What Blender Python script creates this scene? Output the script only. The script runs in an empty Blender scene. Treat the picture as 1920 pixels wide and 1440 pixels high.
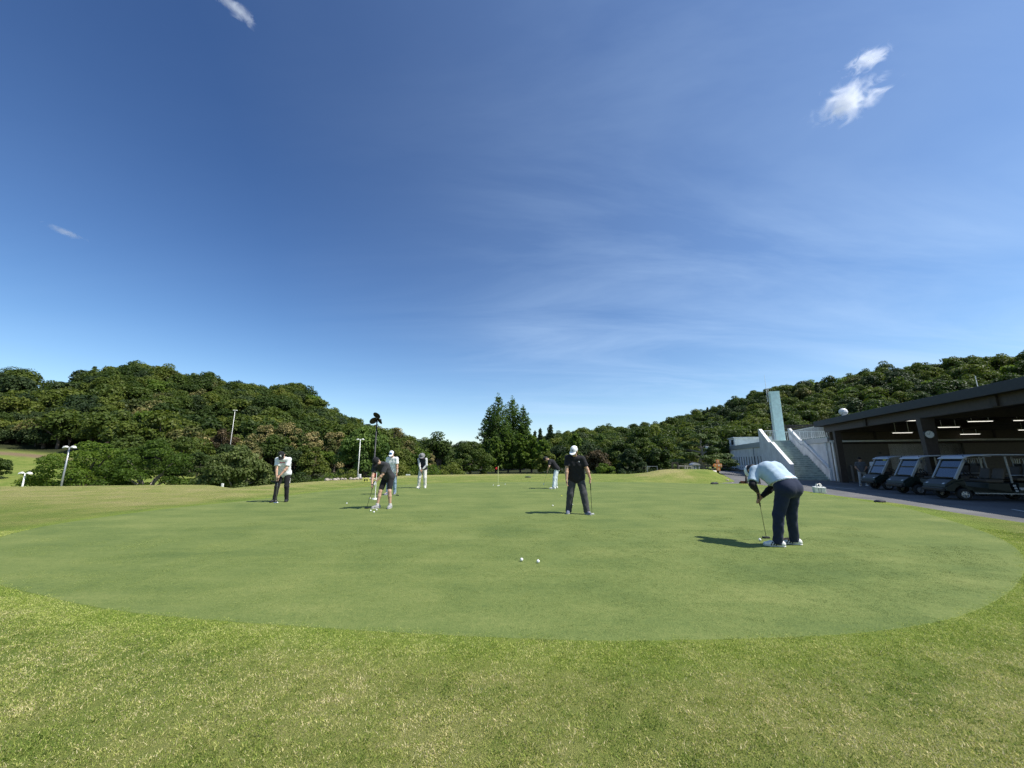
import bpy, bmesh, math, random
import numpy as np
from mathutils import Vector, Matrix, Euler

random.seed(7)
RNG = np.random.default_rng(11)
SC = bpy.context.scene
COL = SC.collection
rad = math.radians

# ------------------------------------------------------------------ camera model
PITCH = rad(11.2)
FPX = 721.0            # focal length in pixels of a 1920 wide frame
CAMH = 1.35


def ray(u, v):
    x = (u - 960) / FPX
    y = -(v - 720) / FPX
    return np.array([x, math.cos(PITCH) - y * math.sin(PITCH), math.sin(PITCH) + y * math.cos(PITCH)])


def pz(u, v, z=0.0):
    """point seen at pixel (u, v) at height z"""
    r = ray(u, v)
    t = (z - CAMH) / r[2]
    return np.array([r[0] * t, r[1] * t, z])


def py(u, v, Y):
    """point seen at pixel (u, v) at depth Y"""
    r = ray(u, v)
    t = Y / r[1]
    return np.array([r[0] * t, Y, CAMH + r[2] * t])


cam = bpy.data.cameras.new('camera')
cam.sensor_width = 36.0
cam.sensor_fit = 'HORIZONTAL'
cam.lens = FPX / 1920 * 36.0
cam.clip_start = 0.05
cam.clip_end = 20000
camo = bpy.data.objects.new('camera', cam)
COL.objects.link(camo)
camo.location = (0, 0, CAMH)
camo.rotation_euler = (math.pi / 2 + PITCH, 0, 0)
SC.camera = camo

# ------------------------------------------------------------------ object helpers


def tag(o, label=None, cat=None, group=None, kind=None):
    if label: o['label'] = label
    if cat: o['category'] = cat
    if group: o['group'] = group
    if kind: o['kind'] = kind
    return o


def empty(name, loc=(0, 0, 0), rz=0.0, label=None, cat=None, group=None):
    o = bpy.data.objects.new(name, None)
    o.empty_display_size = 0.3
    o.location = loc
    o.rotation_euler = (0, 0, rz)
    COL.objects.link(o)
    return tag(o, label, cat, group)


def mesh_obj(name, verts, faces, mat, parent=None, smooth=False, bevel=0.0):
    me = bpy.data.meshes.new(name)
    if isinstance(faces, np.ndarray):
        fast_mesh(me, np.asarray(verts, np.float32), faces)
    else:
        me.from_pydata([tuple(map(float, v)) for v in verts], [], faces)
        me.update()
    for m in (mat if isinstance(mat, (list, tuple)) else [mat]):
        me.materials.append(m)
    if smooth:
        me.polygons.foreach_set('use_smooth', np.ones(len(me.polygons), bool))
    o = bpy.data.objects.new(name, me)
    COL.objects.link(o)
    if parent is not None:
        o.parent = parent
    if bevel > 0:
        b = o.modifiers.new('bevel', 'BEVEL')
        b.width = bevel
        b.segments = 2
        b.limit_method = 'ANGLE'
    return o


def fast_mesh(me, verts, quads):
    n, k = quads.shape
    me.vertices.add(len(verts))
    me.vertices.foreach_set('co', verts.ravel())
    me.loops.add(n * k)
    me.loops.foreach_set('vertex_index', quads.astype(np.int32).ravel())
    me.polygons.add(n)
    me.polygons.foreach_set('loop_start', np.arange(0, n * k, k, dtype=np.int32))
    me.update(calc_edges=True)


def copy_tree(o, parent=None):
    c = o.copy()
    COL.objects.link(c)
    if parent is not None:
        c.parent = parent
    for ch in list(o.children):
        copy_tree(ch, c)
    return c


class MB:
    """collects simple solids and links them as one mesh object"""

    def __init__(self):
        self.v, self.f = [], []

    def add(self, vs, fs, M=None):
        o = len(self.v)
        for p in vs:
            p = Vector(p)
            self.v.append(tuple(M @ p) if M is not None else tuple(p))
        self.f += [tuple(i + o for i in f) for f in fs]
        return self

    def box(self, x0, x1, y0, y1, z0, z1, M=None):
        vs = [(x0, y0, z0), (x1, y0, z0), (x1, y1, z0), (x0, y1, z0), (x0, y0, z1), (x1, y0, z1), (x1, y1, z1), (x0, y1, z1)]
        return self.add(vs, [(0, 3, 2, 1), (4, 5, 6, 7), (0, 1, 5, 4), (1, 2, 6, 5), (2, 3, 7, 6), (3, 0, 4, 7)], M)

    def hexa(self, pts, M=None):
        return self.add(pts, [(0, 3, 2, 1), (4, 5, 6, 7), (0, 1, 5, 4), (1, 2, 6, 5), (2, 3, 7, 6), (3, 0, 4, 7)], M)

    def tube(self, pts, rs, n=8, M=None, caps=True):
        pts = [Vector(p) for p in pts]
        if not hasattr(rs, '__len__'): rs = [rs] * len(pts)
        vs, fs = [], []
        ref = None
        for i, p in enumerate(pts):
            a = pts[max(i - 1, 0)]
            b = pts[min(i + 1, len(pts) - 1)]
            t = (b - a).normalized()
            if ref is None:
                ref = Vector((0, 0, 1)) if abs(t.z) < 0.9 else Vector((1, 0, 0))
            e1 = t.cross(ref)
            if e1.length < 1e-4: e1 = t.cross(Vector((0, 1, 0)))
            e1.normalize()
            e2 = t.cross(e1)
            ref = e1.cross(t) if False else ref
            for k in range(n):
                an = 2 * math.pi * k / n
                vs.append(p + (e1 * math.cos(an) + e2 * math.sin(an)) * rs[i])
        for i in range(len(pts) - 1):
            for k in range(n):
                k2 = (k + 1) % n
                fs.append((i * n + k, i * n + k2, (i + 1) * n + k2, (i + 1) * n + k))
        if caps:
            fs.append(tuple(range(n - 1, -1, -1)))
            fs.append(tuple((len(pts) - 1) * n + k for k in range(n)))
        return self.add(vs, fs, M)

    def bar(self, p, q, w, h, M=None):
        """rectangular bar between two points"""
        p, q = Vector(p), Vector(q)
        t = (q - p).normalized()
        s = t.cross(Vector((0, 0, 1)))
        if s.length < 1e-3: s = Vector((1, 0, 0))
        s.normalize()
        n = s.cross(t)
        vs = []
        for c in (p, q):
            for a, b in ((-1, -1), (1, -1), (1, 1), (-1, 1)):
                vs.append(c + s * (a * w / 2) + n * (b * h / 2))
        return self.add(vs, [(0, 1, 2, 3), (7, 6, 5, 4), (0, 4, 5, 1), (1, 5, 6, 2), (2, 6, 7, 3), (3, 7, 4, 0)], M)

    def prism(self, prof, y0, y1, M=None):
        """profile in xz (counter clockwise seen from -y) extruded along y"""
        n = len(prof)
        vs = [(x, y0, z) for x, z in prof] + [(x, y1, z) for x, z in prof]
        fs = [tuple(range(n)), tuple(range(2 * n - 1, n - 1, -1))]
        for i in range(n):
            j = (i + 1) % n
            fs.append((i, i + n, j + n, j))
        return self.add(vs, fs, M)

    def ball(self, c, r, nu=12, nv=8, M=None):
        if not hasattr(r, '__len__'): r = (r, r, r)
        vs = [(c[0], c[1], c[2] + r[2])]
        for i in range(1, nv):
            th = math.pi * i / nv
            for k in range(nu):
                ph = 2 * math.pi * k / nu
                vs.append((c[0] + r[0] * math.sin(th) * math.cos(ph), c[1] + r[1] * math.sin(th) * math.sin(ph), c[2] + r[2] * math.cos(th)))
        vs.append((c[0], c[1], c[2] - r[2]))
        fs = [(0, 1 + k, 1 + (k + 1) % nu) for k in range(nu)]
        for i in range(nv - 2):
            for k in range(nu):
                a = 1 + i * nu
                fs.append((a + k, a + nu + k, a + nu + (k + 1) % nu, a + (k + 1) % nu))
        L = len(vs) - 1
        a = 1 + (nv - 2) * nu
        fs += [(L, a + (k + 1) % nu, a + k) for k in range(nu)]
        return self.add(vs, fs, M)

    def lathe(self, prof, n=20, M=None):
        """profile (radius, z) spun about z"""
        vs, fs = [], []
        for r, z in prof:
            for k in range(n):
                an = 2 * math.pi * k / n
                vs.append((r * math.cos(an), r * math.sin(an), z))
        for i in range(len(prof) - 1):
            for k in range(n):
                k2 = (k + 1) % n
                fs.append((i * n + k, i * n + k2, (i + 1) * n + k2, (i + 1) * n + k))
        return self.add(vs, fs, M)

    def build(self, name, mat, parent=None, smooth=False, bevel=0.0):
        return mesh_obj(name, self.v, self.f, mat, parent, smooth, bevel)


# ------------------------------------------------------------------ materials
MATS = {}


def nt_new(name):
    m = bpy.data.materials.new(name)
    m.use_nodes = True
    nt = m.node_tree
    b = nt.nodes.get('Principled BSDF')
    return m, nt, b


def N(nt, t, **kw):
    n = nt.nodes.new(t)
    for k, v in kw.items():
        setattr(n, k, v)
    return n


def noise(nt, scale, detail=3, rough=0.55, vec=None, dist=0.0):
    n = N(nt, 'ShaderNodeTexNoise')
    n.inputs['Scale'].default_value = scale
    n.inputs['Detail'].default_value = detail
    n.inputs['Roughness'].default_value = rough
    n.inputs['Distortion'].default_value = dist
    if vec is not None: nt.links.new(vec, n.inputs['Vector'])
    return n.outputs['Fac']


def ramp(nt, fac, stops):
    r = N(nt, 'ShaderNodeValToRGB')
    el = r.color_ramp.elements
    while len(el) > 1: el.remove(el[-1])
    for i, (p, c) in enumerate(stops):
        e = el[0] if i == 0 else el.new(p)
        e.position = p
        c = (c, c, c) if not hasattr(c, '__len__') else c
        e.color = (*c, 1)
    nt.links.new(fac, r.inputs['Fac'])
    return r.outputs['Color']


def mixc(nt, fac, a, b, mode='MIX'):
    m = N(nt, 'ShaderNodeMix', data_type='RGBA', blend_type=mode)
    for s, x in (('Factor', fac), ('A', a), ('B', b)):
        i = [k for k in m.inputs if k.name == s and (k.type == 'RGBA' or s == 'Factor')][0]
        if hasattr(x, 'links'): nt.links.new(x, i)
        elif s == 'Factor': i.default_value = x
        else: i.default_value = (*x, 1)
    return [k for k in m.outputs if k.type == 'RGBA'][0]


def maths(nt, op, a, b=None, clamp=False):
    m = N(nt, 'ShaderNodeMath', operation=op, use_clamp=clamp)
    for i, x in enumerate((a, b)):
        if x is None: continue
        if hasattr(x, 'links'): nt.links.new(x, m.inputs[i])
        else: m.inputs[i].default_value = x
    return m.outputs[0]


def bump(nt, b, h, strength=0.3, dist=0.02):
    n = N(nt, 'ShaderNodeBump')
    n.inputs['Strength'].default_value = strength
    n.inputs['Distance'].default_value = dist
    nt.links.new(h, n.inputs['Height'])
    nt.links.new(n.outputs[0], b.inputs['Normal'])


def simple(name, col, rough=0.6, metal=0.0, var=0.12, scale=8.0, bumpy=0.0, spec=0.5, bscale=None):
    """plain painted / moulded surface with a little dirt and wear"""
    if name in MATS: return MATS[name]
    m, nt, b = nt_new(name)
    tc = N(nt, 'ShaderNodeTexCoord').outputs['Object']
    f = noise(nt, scale, 5, 0.6, tc)
    c = tuple(col)
    lo = tuple(max(0.0, x * (1 - var * 1.6)) for x in c)
    hi = tuple(min(1.0, x * (1 + var)) for x in c)
    nt.links.new(ramp(nt, f, [(0.3, lo), (0.7, hi)]), b.inputs['Base Color'])
    b.inputs['Roughness'].default_value = rough
    b.inputs['Metallic'].default_value = metal
    b.inputs['Specular IOR Level'].default_value = spec
    if bumpy:
        bump(nt, b, noise(nt, bscale or scale * 6, 3, 0.6, tc), 0.5, bumpy)
    MATS[name] = m
    return m


def cloth(name, col, rough=0.85, wr=0.006):
    if name in MATS: return MATS[name]
    m, nt, b = nt_new(name)
    tc = N(nt, 'ShaderNodeTexCoord').outputs['Object']
    f = noise(nt, 6, 3, 0.5, tc)
    lo = tuple(x * 0.9 for x in col)
    hi = tuple(min(1, x * 1.06) for x in col)
    nt.links.new(ramp(nt, f, [(0.3, lo), (0.7, hi)]), b.inputs['Base Color'])
    b.inputs['Roughness'].default_value = rough
    b.inputs['Specular IOR Level'].default_value = 0.25
    b.inputs['Sheen Weight'].default_value = 0.08
    bump(nt, b, noise(nt, 14, 3, 0.5, tc, 0.6), 0.6, wr)
    MATS[name] = m
    return m


def emitter(name, col, s):
    m, nt, b = nt_new(name)
    b.inputs['Base Color'].default_value = (*col, 1)
    b.inputs['Emission Color'].default_value = (*col, 1)
    b.inputs['Emission Strength'].default_value = s
    m.cycles.emission_sampling = 'NONE'
    return m


def leaf_mat(name, stops, trans=0.3, rough=0.55, objvar=0.5, wscale=0.05):
    """foliage: colour from a per-leaf tint, a per-tree random and a slow world noise"""
    m, nt, b = nt_new(name)
    at = N(nt, 'ShaderNodeAttribute', attribute_name='tint').outputs['Fac']
    oi = N(nt, 'ShaderNodeObjectInfo').outputs['Random']
    pos = N(nt, 'ShaderNodeNewGeometry').outputs['Position']
    wn = noise(nt, wscale, 2, 0.5, pos)
    f = maths(nt, 'ADD', maths(nt, 'MULTIPLY', at, 1 - objvar), maths(nt, 'MULTIPLY', oi, objvar * 0.75))
    f = maths(nt, 'ADD', f, maths(nt, 'MULTIPLY', maths(nt, 'SUBTRACT', wn, 0.5), 0.5), True)
    col = ramp(nt, f, stops)
    nt.links.new(col, b.inputs['Base Color'])
    b.inputs['Roughness'].default_value = rough
    b.inputs['Specular IOR Level'].default_value = 0.18
    tr = N(nt, 'ShaderNodeBsdfTranslucent')
    nt.links.new(mixc(nt, 1.0, col, (1.35, 1.5, 0.7), 'MULTIPLY'), tr.inputs['Color'])
    mx = N(nt, 'ShaderNodeMixShader')
    mx.inputs[0].default_value = trans
    nt.links.new(b.outputs[0], mx.inputs[1])
    nt.links.new(tr.outputs[0], mx.inputs[2])
    nt.links.new(mx.outputs[0], nt.nodes['Material Output'].inputs['Surface'])
    MATS[name] = m
    return m


# ------------------------------------------------------------------ light and sky
SUN_EL = rad(53)
SUN_DIR = Vector((0.945, -0.327, 0)).normalized()
sun_az = math.atan2(SUN_DIR.x, SUN_DIR.y)
sl = bpy.data.lights.new('sun', 'SUN')
sl.energy = 4.9
sl.angle = rad(0.5)
sl.color = (1.0, 0.955, 0.88)
so = bpy.data.objects.new('sun', sl)
COL.objects.link(so)
sdir = Vector((SUN_DIR.x * math.cos(SUN_EL), SUN_DIR.y * math.cos(SUN_EL), math.sin(SUN_EL)))
so.rotation_euler = sdir.to_track_quat('Z', 'Y').to_euler()
so.location = (30, -10, 60)

w = bpy.data.worlds.new('World')
SC.world = w
w.use_nodes = True
nt = w.node_tree
bg = nt.nodes['Background']
sky = N(nt, 'ShaderNodeTexSky', sky_type='NISHITA')
sky.sun_disc = False
sky.sun_elevation = SUN_EL
sky.sun_rotation = sun_az
sky.altitude = 300
sky.air_density = 1.0
sky.dust_density = 0.35
sky.ozone_density = 2.2
# thin high cirrus: streaks in the upper air, laid out on a plane far overhead
tc = N(nt, 'ShaderNodeTexCoord').outputs['Generated']
sep = N(nt, 'ShaderNodeSeparateXYZ')
nt.links.new(tc, sep.inputs[0])
zz = maths(nt, 'MAXIMUM', maths(nt, 'ADD', sep.outputs[2], 0.12), 0.02)
cb = N(nt, 'ShaderNodeCombineXYZ')
nt.links.new(maths(nt, 'DIVIDE', sep.outputs[0], zz), cb.inputs[0])
nt.links.new(maths(nt, 'DIVIDE', sep.outputs[1], zz), cb.inputs[1])
mp = N(nt, 'ShaderNodeMapping')
mp.inputs['Rotation'].default_value = (0, 0, rad(28))
mp.inputs['Scale'].default_value = (0.55, 1.9, 1.0)
nt.links.new(cb.outputs[0], mp.inputs['Vector'])
n1 = noise(nt, 0.9, 6, 0.62, mp.outputs[0], 0.7)
n2 = noise(nt, 0.35, 2, 0.5, cb.outputs[0])
side = ramp(nt, maths(nt, 'ADD', maths(nt, 'MULTIPLY', sep.outputs[0], 0.55), 0.5), [(0.22, 0.06), (0.5, 0.8), (0.85, 1.35)])
ci = maths(nt, 'MULTIPLY', ramp(nt, n1, [(0.40, 0.0), (0.74, 1.0)]), ramp(nt, n2, [(0.36, 0.1), (0.62, 1.0)]))
ci = maths(nt, 'MULTIPLY', maths(nt, 'ADD', maths(nt, 'MULTIPLY', ci, 0.44), 0.10), side, True)
hs = N(nt, 'ShaderNodeGamma')
hs.inputs['Gamma'].default_value = 1.5
nt.links.new(sky.outputs[0], hs.inputs['Color'])
hsv = N(nt, 'ShaderNodeHueSaturation')
hsv.inputs['Saturation'].default_value = 1.04
hsv.inputs['Hue'].default_value = 0.5015
nt.links.new(hs.outputs[0], hsv.inputs['Color'])
v1 = N(nt, 'ShaderNodeVectorMath', operation='MULTIPLY_ADD')
v1.inputs[1].default_value = (0.022,) * 3
v1.inputs[2].default_value = (1.0,) * 3
v2 = N(nt, 'ShaderNodeVectorMath', operation='DIVIDE')
nt.links.new(hsv.outputs[0], v1.inputs[0])
nt.links.new(hsv.outputs[0], v2.inputs[0])
nt.links.new(v1.outputs[0], v2.inputs[1])
nt.links.new(mixc(nt, ci, v2.outputs[0], (7.2, 9.8, 13.4)), bg.inputs['Color'])
bg.inputs['Strength'].default_value = 0.067

SC.view_settings.view_transform = 'Standard'
SC.view_settings.look = 'None'
SC.view_settings.exposure = 0.35
SC.view_settings.gamma = 1.0
SC.render.engine = 'CYCLES'
SC.cycles.use_denoising = True
SC.cycles.denoiser = 'OPENIMAGEDENOISE'
SC.cycles.denoising_input_passes = 'RGB_ALBEDO_NORMAL'
SC.cycles.denoising_prefilter = 'NONE'
SC.cycles.use_light_tree = False
SC.cycles.use_adaptive_sampling = False
SC.cycles.max_bounces = 8
SC.cycles.transparent_max_bounces = 12
SC.cycles.volume_bounces = 3
# ------------------------------------------------------------------ terrain
def azel(u, v):
    r = ray(u, v)
    return math.degrees(math.atan2(r[0], r[1])), r[2] / math.hypot(r[0], r[1])


SKY = [(-400, 700), (-150, 700), (-40, 700), (0, 702), (40, 697), (75, 716), (100, 718), (130, 710), (200, 694), (300, 688), (350, 697), (400, 707),
       (440, 717), (480, 722), (520, 722), (560, 727), (590, 747), (620, 768), (650, 785), (690, 797), (720, 810), (760, 822), (800, 833),
       (830, 844), (850, 850), (900, 846), (960, 836), (1010, 826), (1050, 816), (1100, 809), (1130, 804), (1200, 800), (1250, 795), (1280, 785), (1330, 768),
       (1380, 750), (1430, 735), (1480, 722), (1560, 708), (1640, 692), (1700, 690), (1750, 685), (1800, 676), (1860, 672), (1920, 663), (2050, 650), (2400, 650)]
SKA = np.array([azel(u, v) for u, v in SKY])


def uaz(tab):
    return np.array([azel(u, 863)[0] for u, _ in tab]), np.array([x for _, x in tab], float)


RP = uaz([(-300, 36), (0, 32), (120, 30), (350, 27), (400, 26), (440, 22.5), (530, 25), (600, 27), (700, 30.5), (760, 35), (900, 38), (1180, 40), (1300, 60), (1500, 75), (1920, 80)])
DROP = uaz([(-300, 3.4), (300, 3.2), (600, 2.6), (760, 1.6), (900, 1.0), (1180, 0.6), (1300, 0.0), (1920, 0.0)])
FOOT = uaz([(-300, 120), (0, 130), (110, 118), (200, 92), (400, 88), (600, 85), (800, 100), (1000, 120), (1300, 100), (1500, 105), (1920, 110)])
HF = uaz([(-300, 3.6), (0, 3.5), (110, 2.6), (220, 0.0), (400, -1.5), (800, -1.5), (1000, -0.5), (1300, 0.5), (1920, 1.0)])
RID = uaz([(-300, 215), (0, 205), (300, 215), (600, 200), (760, 240), (850, 340), (960, 340), (1050, 320), (1280, 270), (1480, 275), (1920, 265)])


def smooth(a, b, x):
    t = np.clip((x - a) / (b - a), 0, 1)
    return t * t * (3 - 2 * t)


def vnoise(x, y, s, seed=0):
    """cheap smooth value noise"""
    xi, yi = np.floor(x / s), np.floor(y / s)
    fx, fy = x / s - xi, y / s - yi
    fx, fy = fx * fx * (3 - 2 * fx), fy * fy * (3 - 2 * fy)
    h = lambda a, b: np.modf(np.abs(np.sin(a * 127.1 + b * 311.7 + seed * 74.7) * 43758.5453))[0]
    return (h(xi, yi) * (1 - fx) + h(xi + 1, yi) * fx) * (1 - fy) + (h(xi, yi + 1) * (1 - fx) + h(xi + 1, yi + 1) * fx) * fy - 0.5


def poly_sd(P, x, y):
    """signed distance to a closed polygon, negative inside"""
    d = np.full(x.shape, 1e9)
    ins = np.zeros(x.shape, bool)
    n = len(P)
    for i in range(n):
        ax, ay = P[i]
        bx, by = P[(i + 1) % n]
        ex, ey = bx - ax, by - ay
        L = ex * ex + ey * ey + 1e-12
        t = np.clip(((x - ax) * ex + (y - ay) * ey) / L, 0, 1)
        d = np.minimum(d, np.hypot(x - ax - t * ex, y - ay - t * ey))
        c = ((ay > y) != (by > y)) & (x < (bx - ax) * (y - ay) / ((by - ay) if by != ay else 1e-12) + ax)
        ins ^= c
    return np.where(ins, -d, d)


def spline(P, k=8, closed=True):
    P = np.array(P, float)
    n = len(P)
    out = []
    for i in range(n if closed else n - 1):
        p0, p1, p2, p3 = P[(i - 1) % n], P[i], P[(i + 1) % n], P[(i + 2) % n]
        for j in range(k):
            t = j / k
            out.append(0.5 * (2 * p1 + (p2 - p0) * t + (2 * p0 - 5 * p1 + 4 * p2 - p3) * t * t + (3 * p1 - p0 - 3 * p2 + p3) * t ** 3))
    return np.array(out)


GREEN_PX = [(0, 1008), (100, 984), (250, 962), (350, 950), (480, 937), (600, 922), (700, 912), (800, 907), (900, 904.5), (1000, 903.5), (1100, 903.5), (1180, 904),
            (1240, 905), (1300, 906.5), (1380, 909), (1440, 914), (1500, 922), (1560, 931), (1640, 943), (1710, 956), (1810, 985), (1875, 1010), (1912, 1035), (1920, 1065), (1903, 1098),
            (1855, 1132), (1780, 1160), (1660, 1181), (1510, 1193), (1310, 1199), (1130, 1201), (960, 1196), (750, 1186), (500, 1170), (300, 1154), (175, 1137), (75, 1115), (-10, 1092),
            (-75, 1050)]
GREEN = spline([pz(u, v)[:2] for u, v in GREEN_PX], 6)
ROAD_EDGE = [pz(u, v, z)[:2] for u, v, z in [(1920, 981, -.22), (1770, 957, -.22), (1645, 941, -.22), (1520, 922, -.2), (1440, 909.5, -.15), (1380, 907, -.1), (1300, 905, -.06), (1225, 903, -.04),
                                           (1225, 901, -.04), (1300, 901.3, -.06), (1350, 901, -.06), (1377, 899, -.06), (1368, 894, -.05), (1352, 888, -.03), (1345, 885, 0)]]
ROAD = np.array([(10.4, -30), (10.6, -6), (11.5, 3)] + [tuple(p) for p in ROAD_EDGE] + [(26.5, 60), (30.5, 62), (62, 62), (62, -30)])
MOUND = (14.3, 32.0, 5.6, 3.6)
BRG = np.array([math.sin(rad(17.64)), math.cos(rad(17.64))])      # long axis of the clubhouse


def g_raw(x, y):
    x = np.asarray(x, float)
    y = np.asarray(y, float)
    r = np.hypot(x, y)
    az = np.degrees(np.arctan2(x, y))
    T = lambda tab: np.interp(az, tab[0], tab[1])
    rp, dr, ft, hf, rd = T(RP), T(DROP), T(FOOT), T(HF), T(RID)
    hr = CAMH + np.interp(az, SKA[:, 0], SKA[:, 1]) * rd - 7.6
    back = smooth(75, 110, np.abs(az))
    hr = hr * (1 - back) + 3 * back
    dr = dr * (1 - back)
    hf = hf * (1 - back) + 1.0 * back
    z = -dr * smooth(rp, rp + 14, r)
    # a low swelling along the far left fringe
    z = z + 0.10 * np.exp(-((r - rp + 1.5) / 3.0) ** 2) * smooth(0.5, 2.2, dr) * smooth(0.3, 2.5, poly_sd(GREEN[::3], x, y))
    t2 = np.clip((r - rp - 34) / np.maximum(ft - rp - 34, 1), 0, 1)
    z = z + (hf + dr) * t2 * smooth(0, 0.25, t2)
    t3 = np.clip((r - ft) / (rd - ft), 0, 1)
    ez = 0.5 * t3 + 0.5 * 0.5 * (1 - np.cos(math.pi * t3))
    z = z + (hr - hf) * ez
    z = z - np.clip(r - rd, 0, 400) * 0.18
    z = z + smooth(ft, ft + 25, r) * (vnoise(x, y, 26, 1) * 3.0 + vnoise(x, y, 11, 2) * 1.2)
    return z


def g_road(x, y):
    return -0.25 + 0.25 * smooth(26, 46, np.asarray(y, float))


def g(x, y, dip=True):
    x = np.asarray(x, float)
    y = np.asarray(y, float)
    z = g_raw(x, y)
    mx, my, ma, mb = MOUND
    q = np.hypot((x - mx) / ma, (y - my) / mb)
    z = z + 0.62 * smooth(1.0, 0.25, q)
    sd = poly_sd(ROAD, x, y)
    k = smooth(1.6, -0.2, sd) * smooth(110, 85, np.hypot(x, y))
    z = z * (1 - k) + g_road(x, y) * k
    if dip:
        z = z - 0.05 * smooth(0.05, -0.35, sd) * (k > 0)
        z = z - 0.012 * smooth(-0.02, -0.35, poly_sd(GREEN[::3], x, y))
    return z


# ground: polar sheet round the viewpoint, fine near, coarse far
th = np.concatenate([np.radians(np.arange(-66, 66, 0.55)), np.radians(np.arange(66, 294, 4.0))])
rr = [0.35]
while rr[-1] < 6000:
    r0 = rr[-1]
    rr.append(r0 * (1.022 if r0 < 60 else 1.03 if r0 < 420 else 1.25))
rr = np.array(rr)
TH, RR = np.meshgrid(th, rr)
GX, GY = RR * np.sin(TH), RR * np.cos(TH)
GZ = g(GX, GY)
nr, nth = GX.shape
verts = np.stack([GX, GY, GZ], -1).reshape(-1, 3)
I = np.arange(nr * nth).reshape(nr, nth)
J = np.roll(I, -1, axis=1)
quads = np.stack([I[:-1], I[1:], J[1:], J[:-1]], -1).reshape(-1, 4)
quads = quads[:, ::-1]
verts = np.vstack([verts, [[0, 0, float(g(0.0, 0.0))]]])

m, nt, b = nt_new('rough_grass')
pos = N(nt, 'ShaderNodeNewGeometry').outputs['Position']
at = N(nt, 'ShaderNodeAttribute', attribute_name='cover')
sepc = N(nt, 'ShaderNodeSeparateColor')
nt.links.new(at.outputs['Color'], sepc.inputs[0])
stm = N(nt, 'ShaderNodeMapping')
stm.inputs['Scale'].default_value = (0.35, 1.3, 1)
stm.inputs['Rotation'].default_value = (0, 0, rad(-8))
nt.links.new(pos, stm.inputs['Vector'])
nA = noise(nt, 0.9, 4, 0.6, pos, 0.4)
nB = noise(nt, 9.0, 4, 0.7, pos)
nC = noise(nt, 70.0, 3, 0.75, pos)
nD = noise(nt, 0.8, 3, 0.55, stm.outputs[0])
dry = maths(nt, 'ADD', maths(nt, 'MULTIPLY', nA, 0.55), maths(nt, 'MULTIPLY', nB, 0.25))
dry = maths(nt, 'ADD', dry, maths(nt, 'MULTIPLY', nC, 0.22))
dry = maths(nt, 'ADD', dry, maths(nt, 'MULTIPLY', maths(nt, 'SUBTRACT', nD, 0.5), 0.35))
dry = maths(nt, 'ADD', dry, maths(nt, 'MULTIPLY', maths(nt, 'SUBTRACT', sepc.outputs[0], 0.3), 0.42))
grass = ramp(nt, dry, [(0.30, (0.10, 0.155, 0.028)), (0.47, (0.18, 0.235, 0.045)), (0.60, (0.27, 0.285, 0.076)), (0.80, (0.39, 0.34, 0.14))])
nF = noise(nt, 150.0, 2, 0.7, pos)
grass = mixc(nt, ramp(nt, nF, [(0.40, 0.0), (0.66, 0.7)]), grass, (0.06, 0.085, 0.016))
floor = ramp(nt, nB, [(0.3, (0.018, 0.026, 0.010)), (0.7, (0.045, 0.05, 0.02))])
earth = ramp(nt, nB, [(0.3, (0.13, 0.085, 0.05)), (0.7, (0.26, 0.19, 0.125))])
grass = mixc(nt, maths(nt, 'MULTIPLY', at.outputs['Alpha'], 0.85), grass, ramp(nt, dry, [(0.2, (0.125, 0.195, 0.028)), (0.55, (0.21, 0.275, 0.045))]))
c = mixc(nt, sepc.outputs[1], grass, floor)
c = mixc(nt, sepc.outputs[2], c, earth)
nt.links.new(c, b.inputs['Base Color'])
b.inputs['Roughness'].default_value = 0.9
b.inputs['Specular IOR Level'].default_value = 0.15
bump(nt, b, maths(nt, 'ADD', noise(nt, 160, 2, 0.7, pos), maths(nt, 'MULTIPLY', nB, 1.2)), 0.9, 0.02)
MATS['rough_grass'] = m
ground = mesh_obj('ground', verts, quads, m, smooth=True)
tag(ground, kind='structure')
X, Y = verts[:, 0], verts[:, 1]
R_ = np.hypot(X, Y)
AZ = np.degrees(np.arctan2(X, Y))
Tt = lambda tab: np.interp(AZ, tab[0], tab[1])
sdg = poly_sd(GREEN[::3], X, Y)
cov = np.zeros((len(verts), 4), np.float32)
# dryness: the fringe right beside the green is lush, the far left bank is straw coloured
rp_ = Tt(RP)
lush = smooth(1.0, 0.1, sdg)
bw_ = np.where(AZ < -30, 15.0, 4.5)
bank = smooth(-1.0, -0.6, (R_ - rp_) / bw_) * smooth(4, 0, R_ - rp_) * smooth(10, -5, AZ) * smooth(6, 10, R_) * smooth(0.6, 1.8, sdg)
mx, my, ma, mb = MOUND
mq = np.hypot((X - mx) / ma, (Y - my) / mb)
lush2 = 0.75 * smooth(0.7, 0.1, sdg) * smooth(-0.3, 0.0, sdg)
cov[:, 0] = np.clip(0.36 - 0.12 * lush + 0.36 * bank + 0.6 * smooth(1.0, 0.5, mq) * smooth(14.5, 12.5, X) - 0.05 * smooth(8, 16, R_) + 0.2 * smooth(4.5, 2.0, R_), 0, 1)
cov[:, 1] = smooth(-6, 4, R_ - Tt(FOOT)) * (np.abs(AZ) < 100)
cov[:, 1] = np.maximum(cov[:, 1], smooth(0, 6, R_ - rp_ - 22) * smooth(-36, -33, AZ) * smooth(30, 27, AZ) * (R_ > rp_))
lb = smooth(-62, -60, AZ) * smooth(-43, -46, AZ)
cov[:, 2] = np.clip(smooth(5.0, 1.0, np.abs(R_ - Tt(FOOT) + 8)) * lb, 0, 1)
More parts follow.
